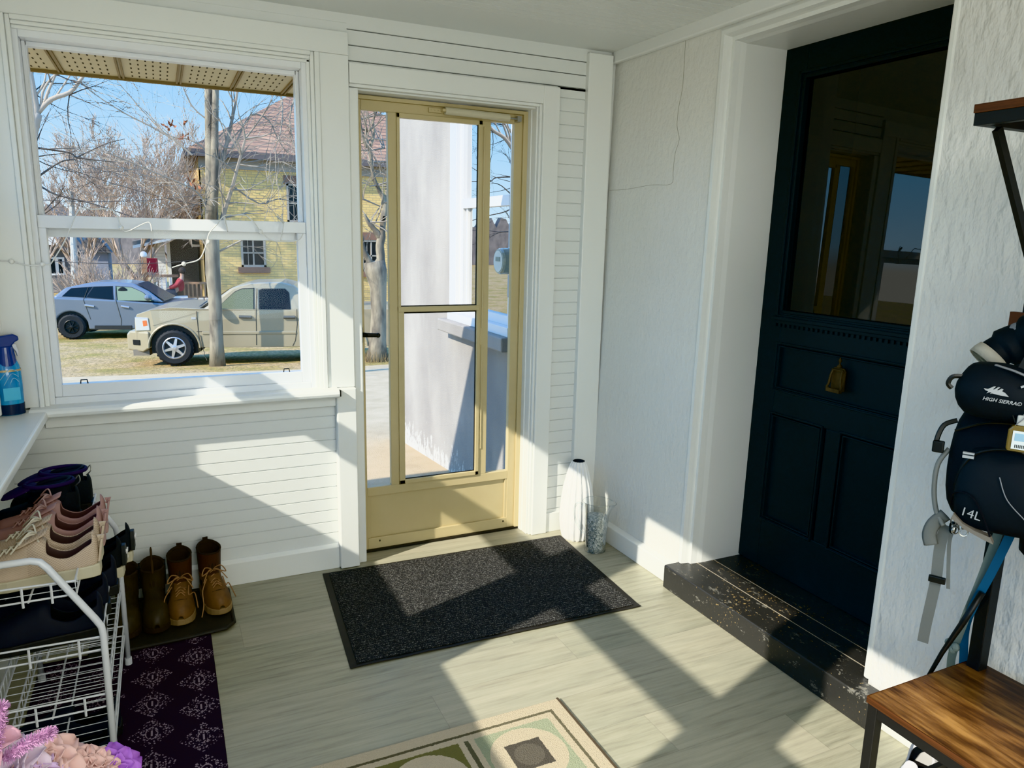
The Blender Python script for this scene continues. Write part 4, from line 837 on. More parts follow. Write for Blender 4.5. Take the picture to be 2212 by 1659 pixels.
# beige patterned rug
g=NG('patterned_rug'); o=g.xyz(); x,y=o[0],o[1]; n=g.math('MULTIPLY',g.math('SUBTRACT',g.noise(160,3),.5),.008); x=g.math('ADD',x,n); y=g.math('ADD',y,n)
W_,L_=1.3,.9   # local coords: origin at far right corner, -x across, -y toward the viewer
ex=g.math('MULTIPLY',x,-1); ey=g.math('MULTIPLY',y,-1)
dm=g.math('MINIMUM',ex,ey)
line=g.math('MULTIPLY',g.math('GREATER_THAN',dm,.043),g.math('LESS_THAN',dm,.053))
tx=g.math('MODULO',g.math('ADD',ex,.3-.075),.3); ty=g.math('MODULO',g.math('ADD',ey,.3-.075),.3); col_i=g.math('MODULO',g.math('FLOOR',g.math('DIVIDE',g.math('SUBTRACT',ex,.075),.3)),2)
ins=g.math('GREATER_THAN',dm,.075)
def box_(a,b,lo,hi): return g.math('MULTIPLY',g.math('MULTIPLY',g.math('GREATER_THAN',a,lo),g.math('LESS_THAN',a,hi)),g.math('MULTIPLY',g.math('GREATER_THAN',b,lo),g.math('LESS_THAN',b,hi)))
cxx=g.math('SUBTRACT',tx,.125); cyy=g.math('SUBTRACT',ty,.125); rad=g.math('SQRT',g.math('ADD',g.math('MULTIPLY',cxx,cxx),g.math('MULTIPLY',cyy,cyy)))
cream=(.56,.48,.35)
green=g.mix(col_i,(.33,.37,.25),(.16,.155,.055))
c=g.mix(g.math('MULTIPLY',ins,box_(tx,ty,0.,.25)),cream,green)
c=g.mix(g.math('MULTIPLY',ins,g.math('LESS_THAN',rad,.115)),c,cream)
c=g.mix(g.math('MULTIPLY',g.math('MULTIPLY',ins,box_(tx,ty,.068,.182)),g.math('SUBTRACT',1,col_i)),c,(.055,.05,.045))
c=g.mix(g.math('MULTIPLY',g.math('MULTIPLY',ins,g.math('LESS_THAN',rad,.058)),col_i),c,(.17,.16,.06))
c=g.mix(g.math('MULTIPLY',g.math('MULTIPLY',ins,g.math('LESS_THAN',rad,.045)),g.math('SUBTRACT',1,col_i)),c,(.10,.09,.075))
c=g.mix(g.math('MULTIPLY',ins,g.math('MULTIPLY',g.math('GREATER_THAN',tx,.268),g.math('LESS_THAN',tx,.282))),c,(.10,.10,.06))
c=g.mix(line,c,(.11,.10,.06)); nn=g.noise(300,2); c=g.mix(g.math('MULTIPLY',nn,.35),c,(.20,.17,.12)); g.col(c,.95); g.bump(nn,.8,.004)
rg=MB(); rg.box(-1.3,0,-.9,0,.0,.009); o=rg.build('patterned_rug',['patterned_rug'],None,bevel=.003,loc=(-.877,-1.264,0)); tag(o,'cream rug with green squares, circles and a dark border line, nearest the viewer','rug')
rg=MB(); rg.box(-.004,.003,-.9,0,0,.011); rg.build('edge_binding',mat('binding',(.08,.06,.04),.9),o)
# purple runner under the shoe rack
g=NG('purple_rug'); o=g.xyz(); 
cxv=g.math('DIVIDE',o[0],.14); rowv=g.math('DIVIDE',o[1],.155)
u=g.math('SUBTRACT',g.math('FRACT',cxv),.5); v=g.math('SUBTRACT',g.math('FRACT',g.math('ADD',rowv,g.math('MULTIPLY',g.math('MODULO',g.math('ABSOLUTE',g.math('FLOOR',cxv)),2),.5))),.5)
au,av=g.math('ABSOLUTE',u),g.math('ABSOLUTE',v); dd=g.math('ADD',g.math('MULTIPLY',au,1.0),g.math('MULTIPLY',av,1.0))
vor=g.new('ShaderNodeTexVoronoi'); vor.inputs['Scale'].default_value=135; vor.inputs['Randomness'].default_value=.75; g.link(g.tc.outputs['Object'],vor.inputs[0])
dots=g.math('MULTIPLY',g.math('LESS_THAN',vor.outputs[0],.42),g.math('GREATER_THAN',vor.outputs[0],.10))
rd_=g.math('SQRT',g.math('ADD',g.math('MULTIPLY',g.math('MULTIPLY',u,u),2.4),g.math('MULTIPLY',v,v)))
ringm=g.math('MULTIPLY',g.math('LESS_THAN',rd_,.20),g.math('GREATER_THAN',rd_,.165))
msk=g.math('MULTIPLY',dots,g.math('MULTIPLY',g.math('LESS_THAN',dd,.485),g.math('GREATER_THAN',rd_,.12))); msk=g.math('MAXIMUM',msk,g.math('MULTIPLY',ringm,g.math('GREATER_THAN',g.noise(120),.45)))
msk=g.math('MAXIMUM',msk,g.math('MULTIPLY',g.math('LESS_THAN',au,.02),g.math('LESS_THAN',av,.09)))
g.col(g.mix(msk,(.016,.009,.018),(.30,.245,.29)),.95)
o=MB().box(0,.545,-1.75,0,0,.006).build('purple_rug','purple_rug',None,bevel=.002,loc=(-2.42,-.385,0)); tag(o,'dark purple rug with pale dotted medallion pattern under the shoe rack','rug')
# boot tray
q=MB(); rr=[(-2.27,-.03),(-1.83,-.03),(-1.79,-.07),(-1.79,-.36),(-1.82,-.395),(-1.95,-.41),(-2.27,-.425)]
q.prism(rr,lambda u,v,k:(u,v,(.007,.011)[k])); 
o=q.build('boot_tray',rub,None,bevel=.002); tag(o,'flat black rubber boot tray under the two pairs of boots','tray')
q=MB(); q.tube([(x,y,.013) for x,y in rr+rr[:1]],.007,8); q.build('rim',rub,o)
# ------------------------------------------------------------------ shoes
def interp(tab,s):
    for (a,va),(b,vb) in zip(tab,tab[1:]):
        if s<=b: return va+(vb-va)*((s-a)/(b-a) if b>a else 0)
    return tab[-1][1]
WID=[(0,.040),(.04,.056),(.15,.066),(.35,.070),(.5,.080),(.68,.094),(.82,.086),(.93,.062),(1,.018)]
def shoe(name,loc,rz,label,group,um,sm,lm,inm,L=.27,Hh=1.,hi=0,sole=.026,lace=True,wedge=.006,cat='shoe',extra=None):
    root=empty(name,loc,rz,label,cat,group)
    # sole
    q=MB(); n=22; top=[];botm=[]
    for sgn in (1,-1):
        rng_=range(n+1) if sgn==1 else range(n,-1,-1)
        for i in rng_:
            s=i/n; w=interp(WID,s)/2+.004; top.append((s*L if i not in(0,) else -.004,sgn*w,s))
    zt=lambda s:sole+wedge*(1-s)+(.004*max(0,(s-.8)/.2)); zb=lambda s:.008*max(0,(s-.82)/.18)**1.5
    q.add([(x,y,zb(s)) for x,y,s in top]+[(x,y,zt(s)) for x,y,s in top],[tuple(range(len(top)))[::-1],tuple(range(len(top),2*len(top)))]+[(i,(i+1)%len(top),len(top)+(i+1)%len(top),len(top)+i) for i in range(len(top))])
    q.build('sole',sm,root,bevel=.004,seg=2)
    # upper
    TOP=[(0,.066),(.03,.088),(.08,.082),(.14,.064),(.22,.046),(.3,.050),(.38,.074),(.42,.086),(.46,.088),(.6,.070),(.75,.052),(.9,.044),(.97,.032),(1,.012)] if not hi else [(0,.09),(.05,.12),(.3,.12),(.42,.095),(.6,.068),(.75,.058),(.9,.052),(.97,.036),(1,.012)]
    ns,nk=26,14; vs=[]
    for i in range(ns+1):
        s=i/ns; w=interp(WID,s)/2; h=interp(TOP,s)*Hh
        for k in range(nk+1):
            a=PI*k/nk; cc=math.cos(a); sn=math.sin(a); fl=.65 if s<.5 else .8
            y=w*(abs(cc)**fl)*(1 if cc>=0 else -1); z=zt(s)-.003+h*(sn**.85)
            if not hi and s<.45: y*=(1-.12*sn)
            vs.append((s*L,y,z))
    fs=[]
    for i in range(ns):
        s=(i+.5)/ns
        for k in range(nk):
            if .03<s<(.39 if not hi else .36) and (3 if not hi else 4)<=k<nk-(3 if not hi else 4): continue
            a=i*(nk+1)+k; fs.append((a,a+1,a+nk+2,a+nk+1))
    fs.append(tuple(range(nk+1)))
    q=MB(); q.add(vs,fs); u_=q.build('upper',[um,inm],root,smooth=True,solid=.005,sub=1); u_.modifiers['s'].material_offset=1
    q=MB(); q.add([(L*.03,-.025,sole+.012),(L*.5,-.033,sole+.008),(L*.5,.033,sole+.008),(L*.03,.025,sole+.012)],[(0,1,2,3)]); q.build('insole',inm,root)
    if hi:                                  # boot shaft
        q=MB(); R=[]
        for j in range(9):
            t=j/8; zz=sole+.055+(hi-.055-sole)*t; cx_=.072+.004*t; rx=.058-.012*math.sin(t*2.2)+.010*t; ry=.038+.006*t
            R.append([Vector((cx_+math.cos(2*PI*k/20)*rx+(.0 if math.cos(2*PI*k/20)<0 else .0),math.sin(2*PI*k/20)*ry,zz+(.012*math.cos(2*PI*k/20)**2*t if 1 else 0)-(.018*t*max(0,math.cos(2*PI*k/20))))) for k in range(20)])
        q.rings(R,False); q.build('shaft',um,root,smooth=True,solid=.005,sub=1)
        q=MB(); q.rings([[v.copy() for v in R[-1]],[Vector((cx_+(v.x-cx_)*.90,v.y*.90,v.z-.012)) for v in R[-1]]],False); q.rings([[Vector((cx_+(v.x-cx_)*.88,v.y*.88,v.z-.01)) for v in R[-1]],[Vector((cx_+(v.x-cx_)*.8,v.y*.8,.06)) for v in R[-1]]],False); q.build('collar',inm,root,smooth=True,solid=.006)
    if lace:
        q=MB()
        def topz(s,yf): a=math.acos(max(-1,min(1,yf))); return zt(s)+interp(TOP,s)*Hh*math.sin(a)**.85
        st=[.47,.53,.59,.65,.70]
        tg=MB(); vs=[]
        for j in range(6):
            s=.62-.25*j/5
            zc=topz(max(s,.46),0)+.004+(.012*max(0,(.46-s)/.09) if not hi else 0)
            for k in range(5): yf=(k-2)/2; vs.append((s*L-(.0),yf*.024,zc-.005*yf*yf))
        tg.add(vs,[(j*5+k,j*5+k+1,j*5+k+6,j*5+k+5) for j in range(5) for k in range(4)]); tg.build('tongue',um,root,smooth=True,solid=.006,sub=1)
        for j,s in enumerate(st):
            w=.020-.001*j; 
            for dx in (.010,-.010):
                q.tube(smoothpath([(s*L+dx,-w,topz(s,.45)+.001),(s*L+dx*.2,0,topz(s,0)+.006),(s*L-dx,w,topz(s,.45)+.001)],3),.0022,5)
        z0=topz(.46,0)+.008; x0=.46*L
        for sg in (1,-1):
            q.tube(smoothpath([(x0,0,z0),(x0+.01,sg*.03,z0+.014),(x0+.03,sg*.045,z0-.008),(x0+.02,sg*.02,z0),(x0,0,z0)],4),.0022,5)
            q.tube(smoothpath([(x0,0,z0),(x0+.02,sg*.02,z0+.002),(x0+.05,sg*.045,z0-.03)],4),.002,5)
        if hi:
            for j in range(4):
                zz=sole+.075+j*(hi-.10-sole)/3.5; xx=.072+.050-.006*j
                q.tube(smoothpath([(xx-.012,-.022,zz),(xx+.010,0,zz+.008),(xx-.012,.022,zz+.012)],3),.0022,5); q.tube(smoothpath([(xx-.012,.022,zz),(xx+.010,0,zz+.008),(xx-.012,-.022,zz+.012)],3),.0022,5)
        q.build('lace',lm,root)
    if extra: extra(root,L,zt,TOP)
    return root
def dup(root,loc,rz,label):
    c=copy_tree(root); c.location=loc; c.rotation_euler=(0,0,rz); c['label']=label; return c
g=NG('beige_knit'); w1=g.math('SINE',g.math('MULTIPLY',g.xyz()[0],900.)); w2=g.math('SINE',g.math('MULTIPLY',g.xyz()[2],1100.)); k=g.math('MULTIPLY',g.math('GREATER_THAN',g.math('MULTIPLY',w1,w2),.1),g.math('LESS_THAN',g.xyz()[0],.15))
g.col(g.mix(g.math('MULTIPLY',k,.45),(.52,.415,.32),(.26,.20,.15)),.8); g.bump(g.math('MULTIPLY',w1,w2),.3,.001)
bsole=mat('cream_sole',(.50,.46,.34),.6); blace=mat('cream_lace',(.62,.58,.48),.8); bin_=mat('mauve_lining',(.12,.09,.09),.9)
pink=mat('dusty_pink',(.37,.235,.22),.75,bump=(200,.3,.001)); pin=mat('pink_lining',(.13,.085,.085),.9); place=mat('pink_lace',(.40,.27,.25),.8)
blk2=mat('black_suede',(.010,.011,.015),.8,bump=(150,.3,.001)); blk3=mat('black_sole',(.016,.016,.018),.6); bin2=mat('black_lining',(.012,.012,.014),.9)
navy=mat('navy_black',(.008,.009,.018),.7)
def heeltab(m):
    def ex(root,L,zt,TOP):
        q=MB(); q.prism([(-.018,0),(.018,0),(.014,.035),(.010,.058),(-.010,.058),(-.014,.035)],lambda u,v,k:(-.004-(.006,.0)[k]-.010*(v/.058)+.006,u,.035+v)); q.build('heel_tab',m,root,bevel=.002)
        q=MB(); q.tube([(-.006,0,.085),(-.012,0,.10),(-.002,0,.097)],.003,6,flat=(1,2.2)); q.build('pull_loop',m,root)
    return ex
zt1=.601
b1=shoe('sneaker',(-2.150,-1.065,zt1),PI,'beige knit sneaker with cream laces, nearest on the top rack shelf','sneakers on the top shelf of the rack','beige_knit',bsole,blace,bin_,.285,1.0,sole=.028,extra=heeltab(mat('beige_plain',(.50,.41,.31),.7)))
dup(b1,(-2.152,-.968,zt1),PI-.03,'second beige knit sneaker, between its near twin and the pink pair')
b2=shoe('sneaker',(-2.152,-.868,zt1),PI-.03,'dusty pink sneaker next to the beige pair on the top rack shelf','sneakers on the top shelf of the rack',pink,mat('pink_sole',(.40,.27,.25),.6),place,pin,.285,1.0,sole=.026,extra=heeltab(pink))
dup(b2,(-2.150,-.768,zt1),PI+.02,'farther dusty pink sneaker with upright looped lace, beside the purple lined boots')
def purp(root,L,zt,TOP):
    m=mat('purple_trim',(.018,.009,.050),.75)
    q=MB(); q.tube([(.072+math.cos(2*PI*k/24)*.062,math.sin(2*PI*k/24)*.046,.136) for k in range(25)],.006,6); q.build('cuff',m,root,smooth=True)
    q=MB(); q.ball((.150,0,.120),.050,14,8,(1,.85,.16),Matrix.Rotation(.35,3,'Y')); q.build('tongue',m,root,smooth=True)
    q=MB(); q.tube(smoothpath([(.008,.018,.12),(-.006,.022,.135),(-.004,.012,.150),(.004,.008,.14)],4),.0018,5); q.build('pull_loop',mat('steel',(.5,.5,.48),.3,.9),root)
p1=shoe('winter_boot',(-2.225,-.660,zt1),PI+.1,'black winter boot with purple lining behind the pink sneakers','purple lined boots on the rack',blk2,blk3,blk2,navy,.22,.8,.135,lace=False,cat='boot',extra=purp)
dup(p1,(-2.200,-.560,zt1+.0),PI-.05,'farther black winter boot with purple lining, closest to the board wall')
# black sneakers on the second shelf, white mark on the heel
wmk=mat('white_mark',(.75,.75,.75),.5)
def swoosh(root,L,zt,TOP):
    sh=[(-.016,.004),(-.012,-.004),(-.004,-.008),(.006,-.003),(.018,.006),(.006,.001),(-.002,-.002),(-.008,.0),(-.011,.010)]
    q=MB(); q.prism([(u,v) for u,v in sh],lambda u,v,k:(-.0150+(.0,.004)[k]-.002,-u*.9,.074+v)); q.build('heel_mark',wmk,root)
    text('AIR',.010,'heel_lettering',wmk,root,Matrix.Translation((-.0165,0,.056))@Matrix.Rotation(-PI/2,4,'Z')@Matrix.Rotation(PI/2,4,'X'),bold=True)
    q=MB(); q.prism([(-.020,0),(.020,0),(.017,.04),(.012,.062),(-.012,.062),(-.017,.04)],lambda u,v,k:(-.012+(.0,.012)[k],u,.035+v)); q.build('heel_tab',mat('charcoal_leather',(.03,.032,.034),.5),root,bevel=.002)
n1=shoe('sneaker',(-2.10,-.625,.441),PI-.03,'black sneaker with white heel mark and pale sole, farthest on the second shelf','black sneakers on the second shelf',blk2,bsole,blk2,bin2,.29,1.1,sole=.028,extra=swoosh)
dup(n1,(-2.12,-.735,.441),PI-.06,'black sneaker with white heel mark, second from the board wall on the second shelf')
n2=shoe('sneaker',(-2.13,-.85,.441),PI,'plain black slip-on shoe, third from the wall on the second shelf','black shoes on the second shelf',navy,blk3,navy,bin2,.29,1.0,sole=.026,lace=False)
dup(n2,(-2.145,-.965,.441),PI+.04,'large plain black shoe second nearest on the second shelf'); dup(n2,(-2.15,-1.085,.441),PI,'plain black shoe nearest on the second shelf')
n3=dup(n2,(-2.15,-.90,.021),PI,'black shoe on the floor under the rack, seen through the wires'); dup(n2,(-2.16,-1.03,.021),PI,'second black shoe on the floor under the rack')
# brown boots
g=NG('tan_leather'); o=g.xyz(); n=g.noise(9,5); hgt=g.math('GREATER_THAN',g.math('ADD',o[2],g.math('MULTIPLY',n,.03)),.135)
c=g.ramp(n,[(.3,(.10,.05,.018)),(.55,(.17,.09,.034)),(.75,(.07,.034,.013))]); c=g.mix(hgt,c,(.040,.015,.008)); g.col(c,.55); g.bump(g.noise(40,4),.4,.003)
sole2=mat('tan_sole',(.30,.215,.12),.7); lace2=mat('tan_lace',(.33,.20,.11),.8); bin3=mat('dark_brown_lining',(.022,.014,.010),.9)
def wboot(root,L,zt,TOP):
    q=MB(); q.prism([(-.010,0),(.010,0),(.010,.032),(-.010,.032)],lambda u,v,k:(.018+(.0,.003)[k],u,.205+v)); q.build('pull_tab',bin3,root)
    q=MB(); q.tube(smoothpath([(.155,-.03,.115),(.20,-.055,.09),(.23,-.06,.045),(.26,-.075,.013)],5),.0022,5); q.tube(smoothpath([(.16,.03,.115),(.21,.03,.10),(.17,.05,.085),(.23,.06,.05)],5),.0022,5); q.build('loose_lace',lace2,root)
    q=MB(); q.tube(smoothpath([(.215,-.022,.083),(.222,0,.088),(.215,.022,.083)],4),.004,6); q.build('toe_crease',bin3,root)
w1=shoe('work_boot',(-1.962,-.055,.012),-PI/2-.04,'worn tan leather work boot with undone laces, left of its pair on the black tray','tan work boots by the wall','tan_leather',sole2,lace2,bin3,.27,1.12,.215,sole=.028,cat='boot',extra=wboot)
dup(w1,(-1.868,-.03,.012),-PI/2+.16,'worn tan leather work boot with undone laces, rightmost boot beside the bare floor')
darkl=mat('dark_brown_leather',(.016,.011,.007),.5,var=((.035,.025,.012),8),bump=(30,.3,.002))
def chel(root,L,zt,TOP):
    for x,y in ((.018,.0),(.128,.0)):
        q=MB(); q.tube([(x,y,.19),(x+(-.006 if x<.05 else .01),y,.235),(x+.006,y,.19)],.004,6,flat=(1,2.6)); q.build('pull_tab',mat('tab_webbing',(.05,.03,.018),.8),root)
    q=MB(); q.prism([(.045,.20),(.095,.20),(.082,.11),(.058,.11)],lambda u,v,k:(u,(.0465,.040)[k],v)); q.prism([(.045,.20),(.095,.20),(.082,.11),(.058,.11)],lambda u,v,k:(u,-(.0465,.040)[k],v)); q.build('elastic_gusset',bin2,root)
c1=shoe('ankle_boot',(-2.155,-.085,.012),-PI/2,'dark brown pull-on ankle boot next to the shoe rack','dark brown ankle boots by the wall',darkl,bin3,darkl,bin3,.27,1.1,.200,sole=.024,lace=False,cat='boot',extra=chel)
dup(c1,(-2.065,-.08,.012),-PI/2+.04,'dark brown pull-on ankle boot next to the tan work boots')
# ------------------------------------------------------------------ shoe rack
rk=empty('shoe_rack',(-2.27,-.84,0),0,'white wire shoe rack with tubular ends along the side wall','shoe rack')
rw_=mat('white_enamel',(.66,.68,.72),.3); ox,oy=-2.27,-.84
def fr(y):
    pts=[(-2.40,y,.006),(-2.405,y,.60)]+[(-2.40,y,.675),(-2.385,y,.697),(-2.36,y,.703)]+[(-2.28,y,.703),(-2.262,y,.697),(-2.248,y,.68)]+[(-2.158,y,.525),(-2.148,y,.505),(-2.145,y,.48),(-2.145,y,.006)]
    return [(a-ox,b-oy,c) for a,b,c in pts]
for y in (-1.18,-.50):
    q=MB(); q.tube(fr(y),.0085,10); q.build('end_frame',rw_,rk,smooth=True)
    [MB().tube([(xx-ox,y-oy,.0),(xx-ox,y-oy,.03)],.0115,10).build('foot',rw_,rk) for xx in (-2.145,-2.40)]
for z,xf in ((.598,-2.195),(.438,-2.15),(.278,-2.15),(.118,-2.15)):
    q=MB(); y0,y1=-1.172,-.508; xb=-2.395
    for x,zz in ((xb,z),(xb,z+.045),(xf,z),(xf,z+.035),((xb+xf)/2,z-.003)): q.tube([(x-ox,y0-oy,zz),(x-ox,y1-oy,zz)],.0026,6)
    for y in (y0,y1): q.tube([(xb-ox,y-oy,z),(xf-ox,y-oy,z)],.0026,6); q.tube([(xb-ox,y-oy,z+.04),(xf-ox,y-oy,z+.035)],.0026,6)
    n=18
    for i in range(n+1):
        y=y0+(y1-y0)*i/n; q.tube([(xb-ox,y-oy,z+.045),(xb-ox,y-oy,z),(xf-ox,y-oy,z),(xf-ox,y-oy,z+.035)],.0014,4)
    for y in (y0-.006,y1+.006):
        for x in (xb+.09,xf-.05): q.tube([(x-ox,y-oy,z+.038),(x-ox,y-oy,z-.012)],.003,5)
    q.build('wire_shelf',rw_,rk)
# ------------------------------------------------------------------ flowers in a tall vase (bottom left)
random.seed(11)
bp_=at(120,1655,1,-1.92); FX,FY=-2.19,-1.95
fl=empty('flower_arrangement',(FX,FY,0),0,'pink and lilac artificial flowers in a tall vase, nearest the viewer at the lower left','flowers')
q=MB(); q.lathe([(0,0),(.07,0),(.075,.02),(.055,.2),(.045,.35),(.05,.42),(.058,.45),(.052,.45),(.042,.40)],24); q.build('vase',mat('vase_white',(.7,.7,.68),.3),fl,smooth=True)
petm=[mat('petal_blush',(.64,.42,.39),.7),mat('petal_lilac',(.52,.37,.58),.7),mat('petal_violet',(.36,.14,.54),.7),mat('petal_pink',(.60,.34,.42),.7),mat('petal_pale',(.60,.48,.58),.7)]
def petal(q,c,dirv,up,L,Wd,curl):
    d=Vector(dirv).normalized(); s=d.cross(Vector(up)).normalized(); u=s.cross(d); vs=[]
    for i in range(6):
        t=i/5; w=Wd*math.sin(PI*min(.97,.12+t*.80))**.7*(1 if t<.9 else .75)
        for k in (-1,-.5,0,.5,1):
            rf=.12*Wd*math.sin(k*9+t*7)*t
            vs.append(Vector(c)+d*L*t+s*w*k*.5+u*(curl*L*(t*t)*-.5+abs(k)*Wd*.18+rf))
    q.add(vs,[(i*5+k,i*5+k+1,i*5+k+6,i*5+k+5) for i in range(5) for k in range(4)])
def blossom(px,py,y,sz,m,tilt=(0,0,1)):
    c=at(px,py+26,1,y); c=Vector((c.x-FX,c.y-FY,c.z)); q=MB(); ax=Vector(tilt).normalized(); a0=ax.orthogonal().normalized(); b0=ax.cross(a0)
    for ring_,(n,el,l) in enumerate(((7,.15,1.),(6,.55,.85),(5,.95,.65),(4,1.25,.5))):
        for i in range(n):
            A=2*PI*i/n+ring_*.5+random.uniform(-.15,.15); rd=a0*math.cos(A)+b0*math.sin(A); d=rd*math.cos(el)+ax*math.sin(el)
            petal(q,c+rd*.004,d,ax,sz*l*random.uniform(.9,1.1),sz*l*.85,.35)
    q.build('blossom',m,fl,smooth=True,solid=.0012)
    return c
B=[]
for px,py,y,sz,mi,tl in ((95,1625,-1.95,.050,0,(.3,-.5,.8)),(165,1640,-1.93,.045,0,(.4,-.3,.8)),(205,1632,-1.92,.036,0,(.5,-.2,.7)),(25,1640,-1.97,.05,4,(0,-.5,.8)),(243,1648,-1.91,.046,2,(.5,-.5,.6)),(120,1670,-1.93,.05,1,(.2,-.6,.6)),(175,1675,-1.91,.045,4,(.4,-.5,.6)),(55,1675,-1.97,.055,1,(0,-.6,.6)),(-52,1590,-2.0,.045,3,(0,-.4,.8))):
    B.append(blossom(px,py,y,sz,petm[mi],tl))
q=MB()
for c in B: q.tube(smoothpath([(0,0,.40),(c.x*.3,c.y*.3,.5),c],4),.0025,5)
q.build('stem',mat('stem_green',(.10,.20,.06),.7),fl)
for path in ([(8,1640),(60,1606),(106,1586)],[(-20,1650),(-6,1590),(0,1530)]):
    P=[]
    for px,py in path: c=at(px,py,1,-2.02); P.append(Vector((c.x-FX,c.y-FY,c.z)))
    P=smoothpath(P,8); q=MB(); q.tube(P,.0045,6)
    for i in range(900):
        t=random.random(); p=P[min(len(P)-1,int(t*len(P)))]; d=Vector((random.uniform(-1,1),random.uniform(-1,1),random.uniform(-1,1))).normalized()+(P[-1]-P[0]).normalized()*.9
        q.tube([p,p+d.normalized()*.0125],[.0006,.0003],3,cap=False)
    q.build('fuzzy_spike',mat('fuzzy_lilac',(.50,.27,.46),.9),fl)
# ------------------------------------------------------------------ vase and pitcher by the corner
va=empty('floor_vase',(-.148,-.128,0),0,'tall white ribbed vase standing in the corner by the storm door','vase')
q=MB()
def rib(r,z,k): return r*(1+ (.05 if k%4<2 else -.045)+.018*math.sin(z*240)*(1 if k%4<2 else 0))
q.lathe([(0,0),(.060,.0),(.068,.01),(.078,.05),(.084,.10),(.083,.15),(.077,.21),(.068,.27),(.056,.33),(.044,.375),(.034,.398),(.030,.402)],64,mod=rib); q.build('body',mat('matte_white',(.86,.86,.85),.5),va,smooth=False)
q=MB(); q.lathe([(.030,.402),(.027,.400),(.026,.34),(.0,.34)],32); q.lathe([(.030,.4025),(.025,.4035)],32); q.build('mouth',mat('dark_mouth',(.03,.03,.035),.6),va)
clear=mat('clear_glass',(.97,.98,.98),.02,trans=1,ior=1.45)
jg=empty('glass_pitcher',(-.140,-.300,0),-.9,'clear glass pitcher filled with grey blue pebbles beside the white vase','pitcher')
prof=[(.0,.004),(.044,.004),(.047,.02),(.052,.10),(.058,.18),(.066,.245)]
thin=glass('thin_glass',(.95,.97,.97),.10)
q=MB()
def spout(r,z,k): 
    A=2*PI*k/40; return r+ (.028*max(0,math.cos(A))**8*max(0,(z-.20)/.05) if z>.2 else 0)
q.lathe([(.048,.0),(.049,.02),(.054,.10),(.060,.18),(.064,.22),(.068,.25)],40,mod=spout); q.build('glass_body',thin,jg,smooth=True)
q=MB(); n=40; q.tube([((.068+.028*max(0,math.cos(2*PI*k/n))**8)*math.cos(2*PI*k/n),(.068+.028*max(0,math.cos(2*PI*k/n))**8)*math.sin(2*PI*k/n),.25) for k in range(n+1)],.0018,6); q.tube([(.048*math.cos(2*PI*k/n),.048*math.sin(2*PI*k/n),.003) for k in range(n+1)],.003,6); q.build('rim',thin,jg,smooth=True)
q=MB(); q.tube(smoothpath([(-.060,0,.215),(-.095,0,.225),(-.115,0,.19),(-.105,0,.13),(-.075,0,.085),(-.053,0,.075)],6),.005,8); q.build('handle',thin,jg,smooth=True)
g=NG('pebbles'); vor=g.new('ShaderNodeTexVoronoi'); vor.inputs['Scale'].default_value=150; g.link(g.tc.outputs['Object'],vor.inputs[0]); cr_=g.new('ShaderNodeSeparateColor'); g.link(vor.outputs['Color'],cr_.inputs[0])
g.col(g.ramp(cr_.outputs[0],[(0,(.20,.24,.25)),(.5,(.42,.45,.44)),(1,(.70,.71,.68))]),.3); g.bump(vor.outputs[0],1.,.004)
q=MB(); q.lathe([(0,.003),(.046,.003),(.048,.03),(.052,.10),(.056,.165),(.05,.178),(.02,.186),(0,.183)],32); tag(q.build('pebbles','pebbles',None,smooth=True,loc=(-.140,-.300,0)),'grey blue pebbles filling the glass pitcher','pebbles',kind='stuff')
# ------------------------------------------------------------------ spray bottle on the side sill
sb=empty('spray_bottle',(-2.468,-.075,.824),.35,'tall blue spray bottle with trigger top on the side window sill','spray bottle')
bl=mat('blue_bottle',(.012,.20,.50),.12,coat=.6,var=((.03,.42,.72),9,(1,1,.4),.4,.7)); nv=mat('navy_cap',(.006,.03,.20),.25,coat=.4)
q=MB(); q.lathe([(0,0),(.036,0),(.039,.006),(.040,.05),(.041,.11),(.040,.15),(.037,.175),(.028,.20),(.022,.215)],28,sx=1,sy=.72); q.build('bottle',bl,sb,smooth=True)
q=MB(); q.lathe([(.0402,.156),(.0400,.163)],28,sx=1.01,sy=.74); q.build('gold_band',mat('pale_gold',(.55,.42,.22),.35,.3),sb)
q=MB(); q.lathe([(.0405,.002),(.0412,.04)],28,sx=1.0,sy=.73); q.build('base_band',mat('deep_navy',(.01,.02,.06),.2),sb,smooth=True)
q=MB(); q.lathe([(.034,.172),(.030,.195),(.026,.22),(.024,.245)],24,sx=1,sy=.8,cap=True)
q.prism([(-.030,.238),(-.028,.262),(-.012,.282),(.026,.286),(.040,.278),(.042,.264),(.030,.258),(.018,.245),(.014,.238)],lambda u,v,k:(u,(-.013,.013)[k],v)); q.build('spray_head',nv,sb,bevel=.004)
q=MB(); q.prism([(.020,.252),(.032,.250),(.038,.222),(.034,.205),(.030,.224),(.020,.24)],lambda u,v,k:(u,(-.008,.008)[k],v)); q.build('trigger',mat('pale_plastic',(.65,.66,.7),.4),sb,bevel=.002)
q=MB(); 
for i in range(3): q.tube(smoothpath([(-.03+i*.01,-.0262,.13-.02*i),(0+i*.004,-.0302,.165-.016*i),(.025,-.0262,.155-.018*i)],5),.0012,4)
q.build('swirl',mat('swirl_light',(.35,.62,.80),.3),sb)
q=MB(); q.box(-.025,.025,-.0302,-.029,.055,.10); q.build('label',mat('label_blue',(.10,.50,.75),.4),sb)
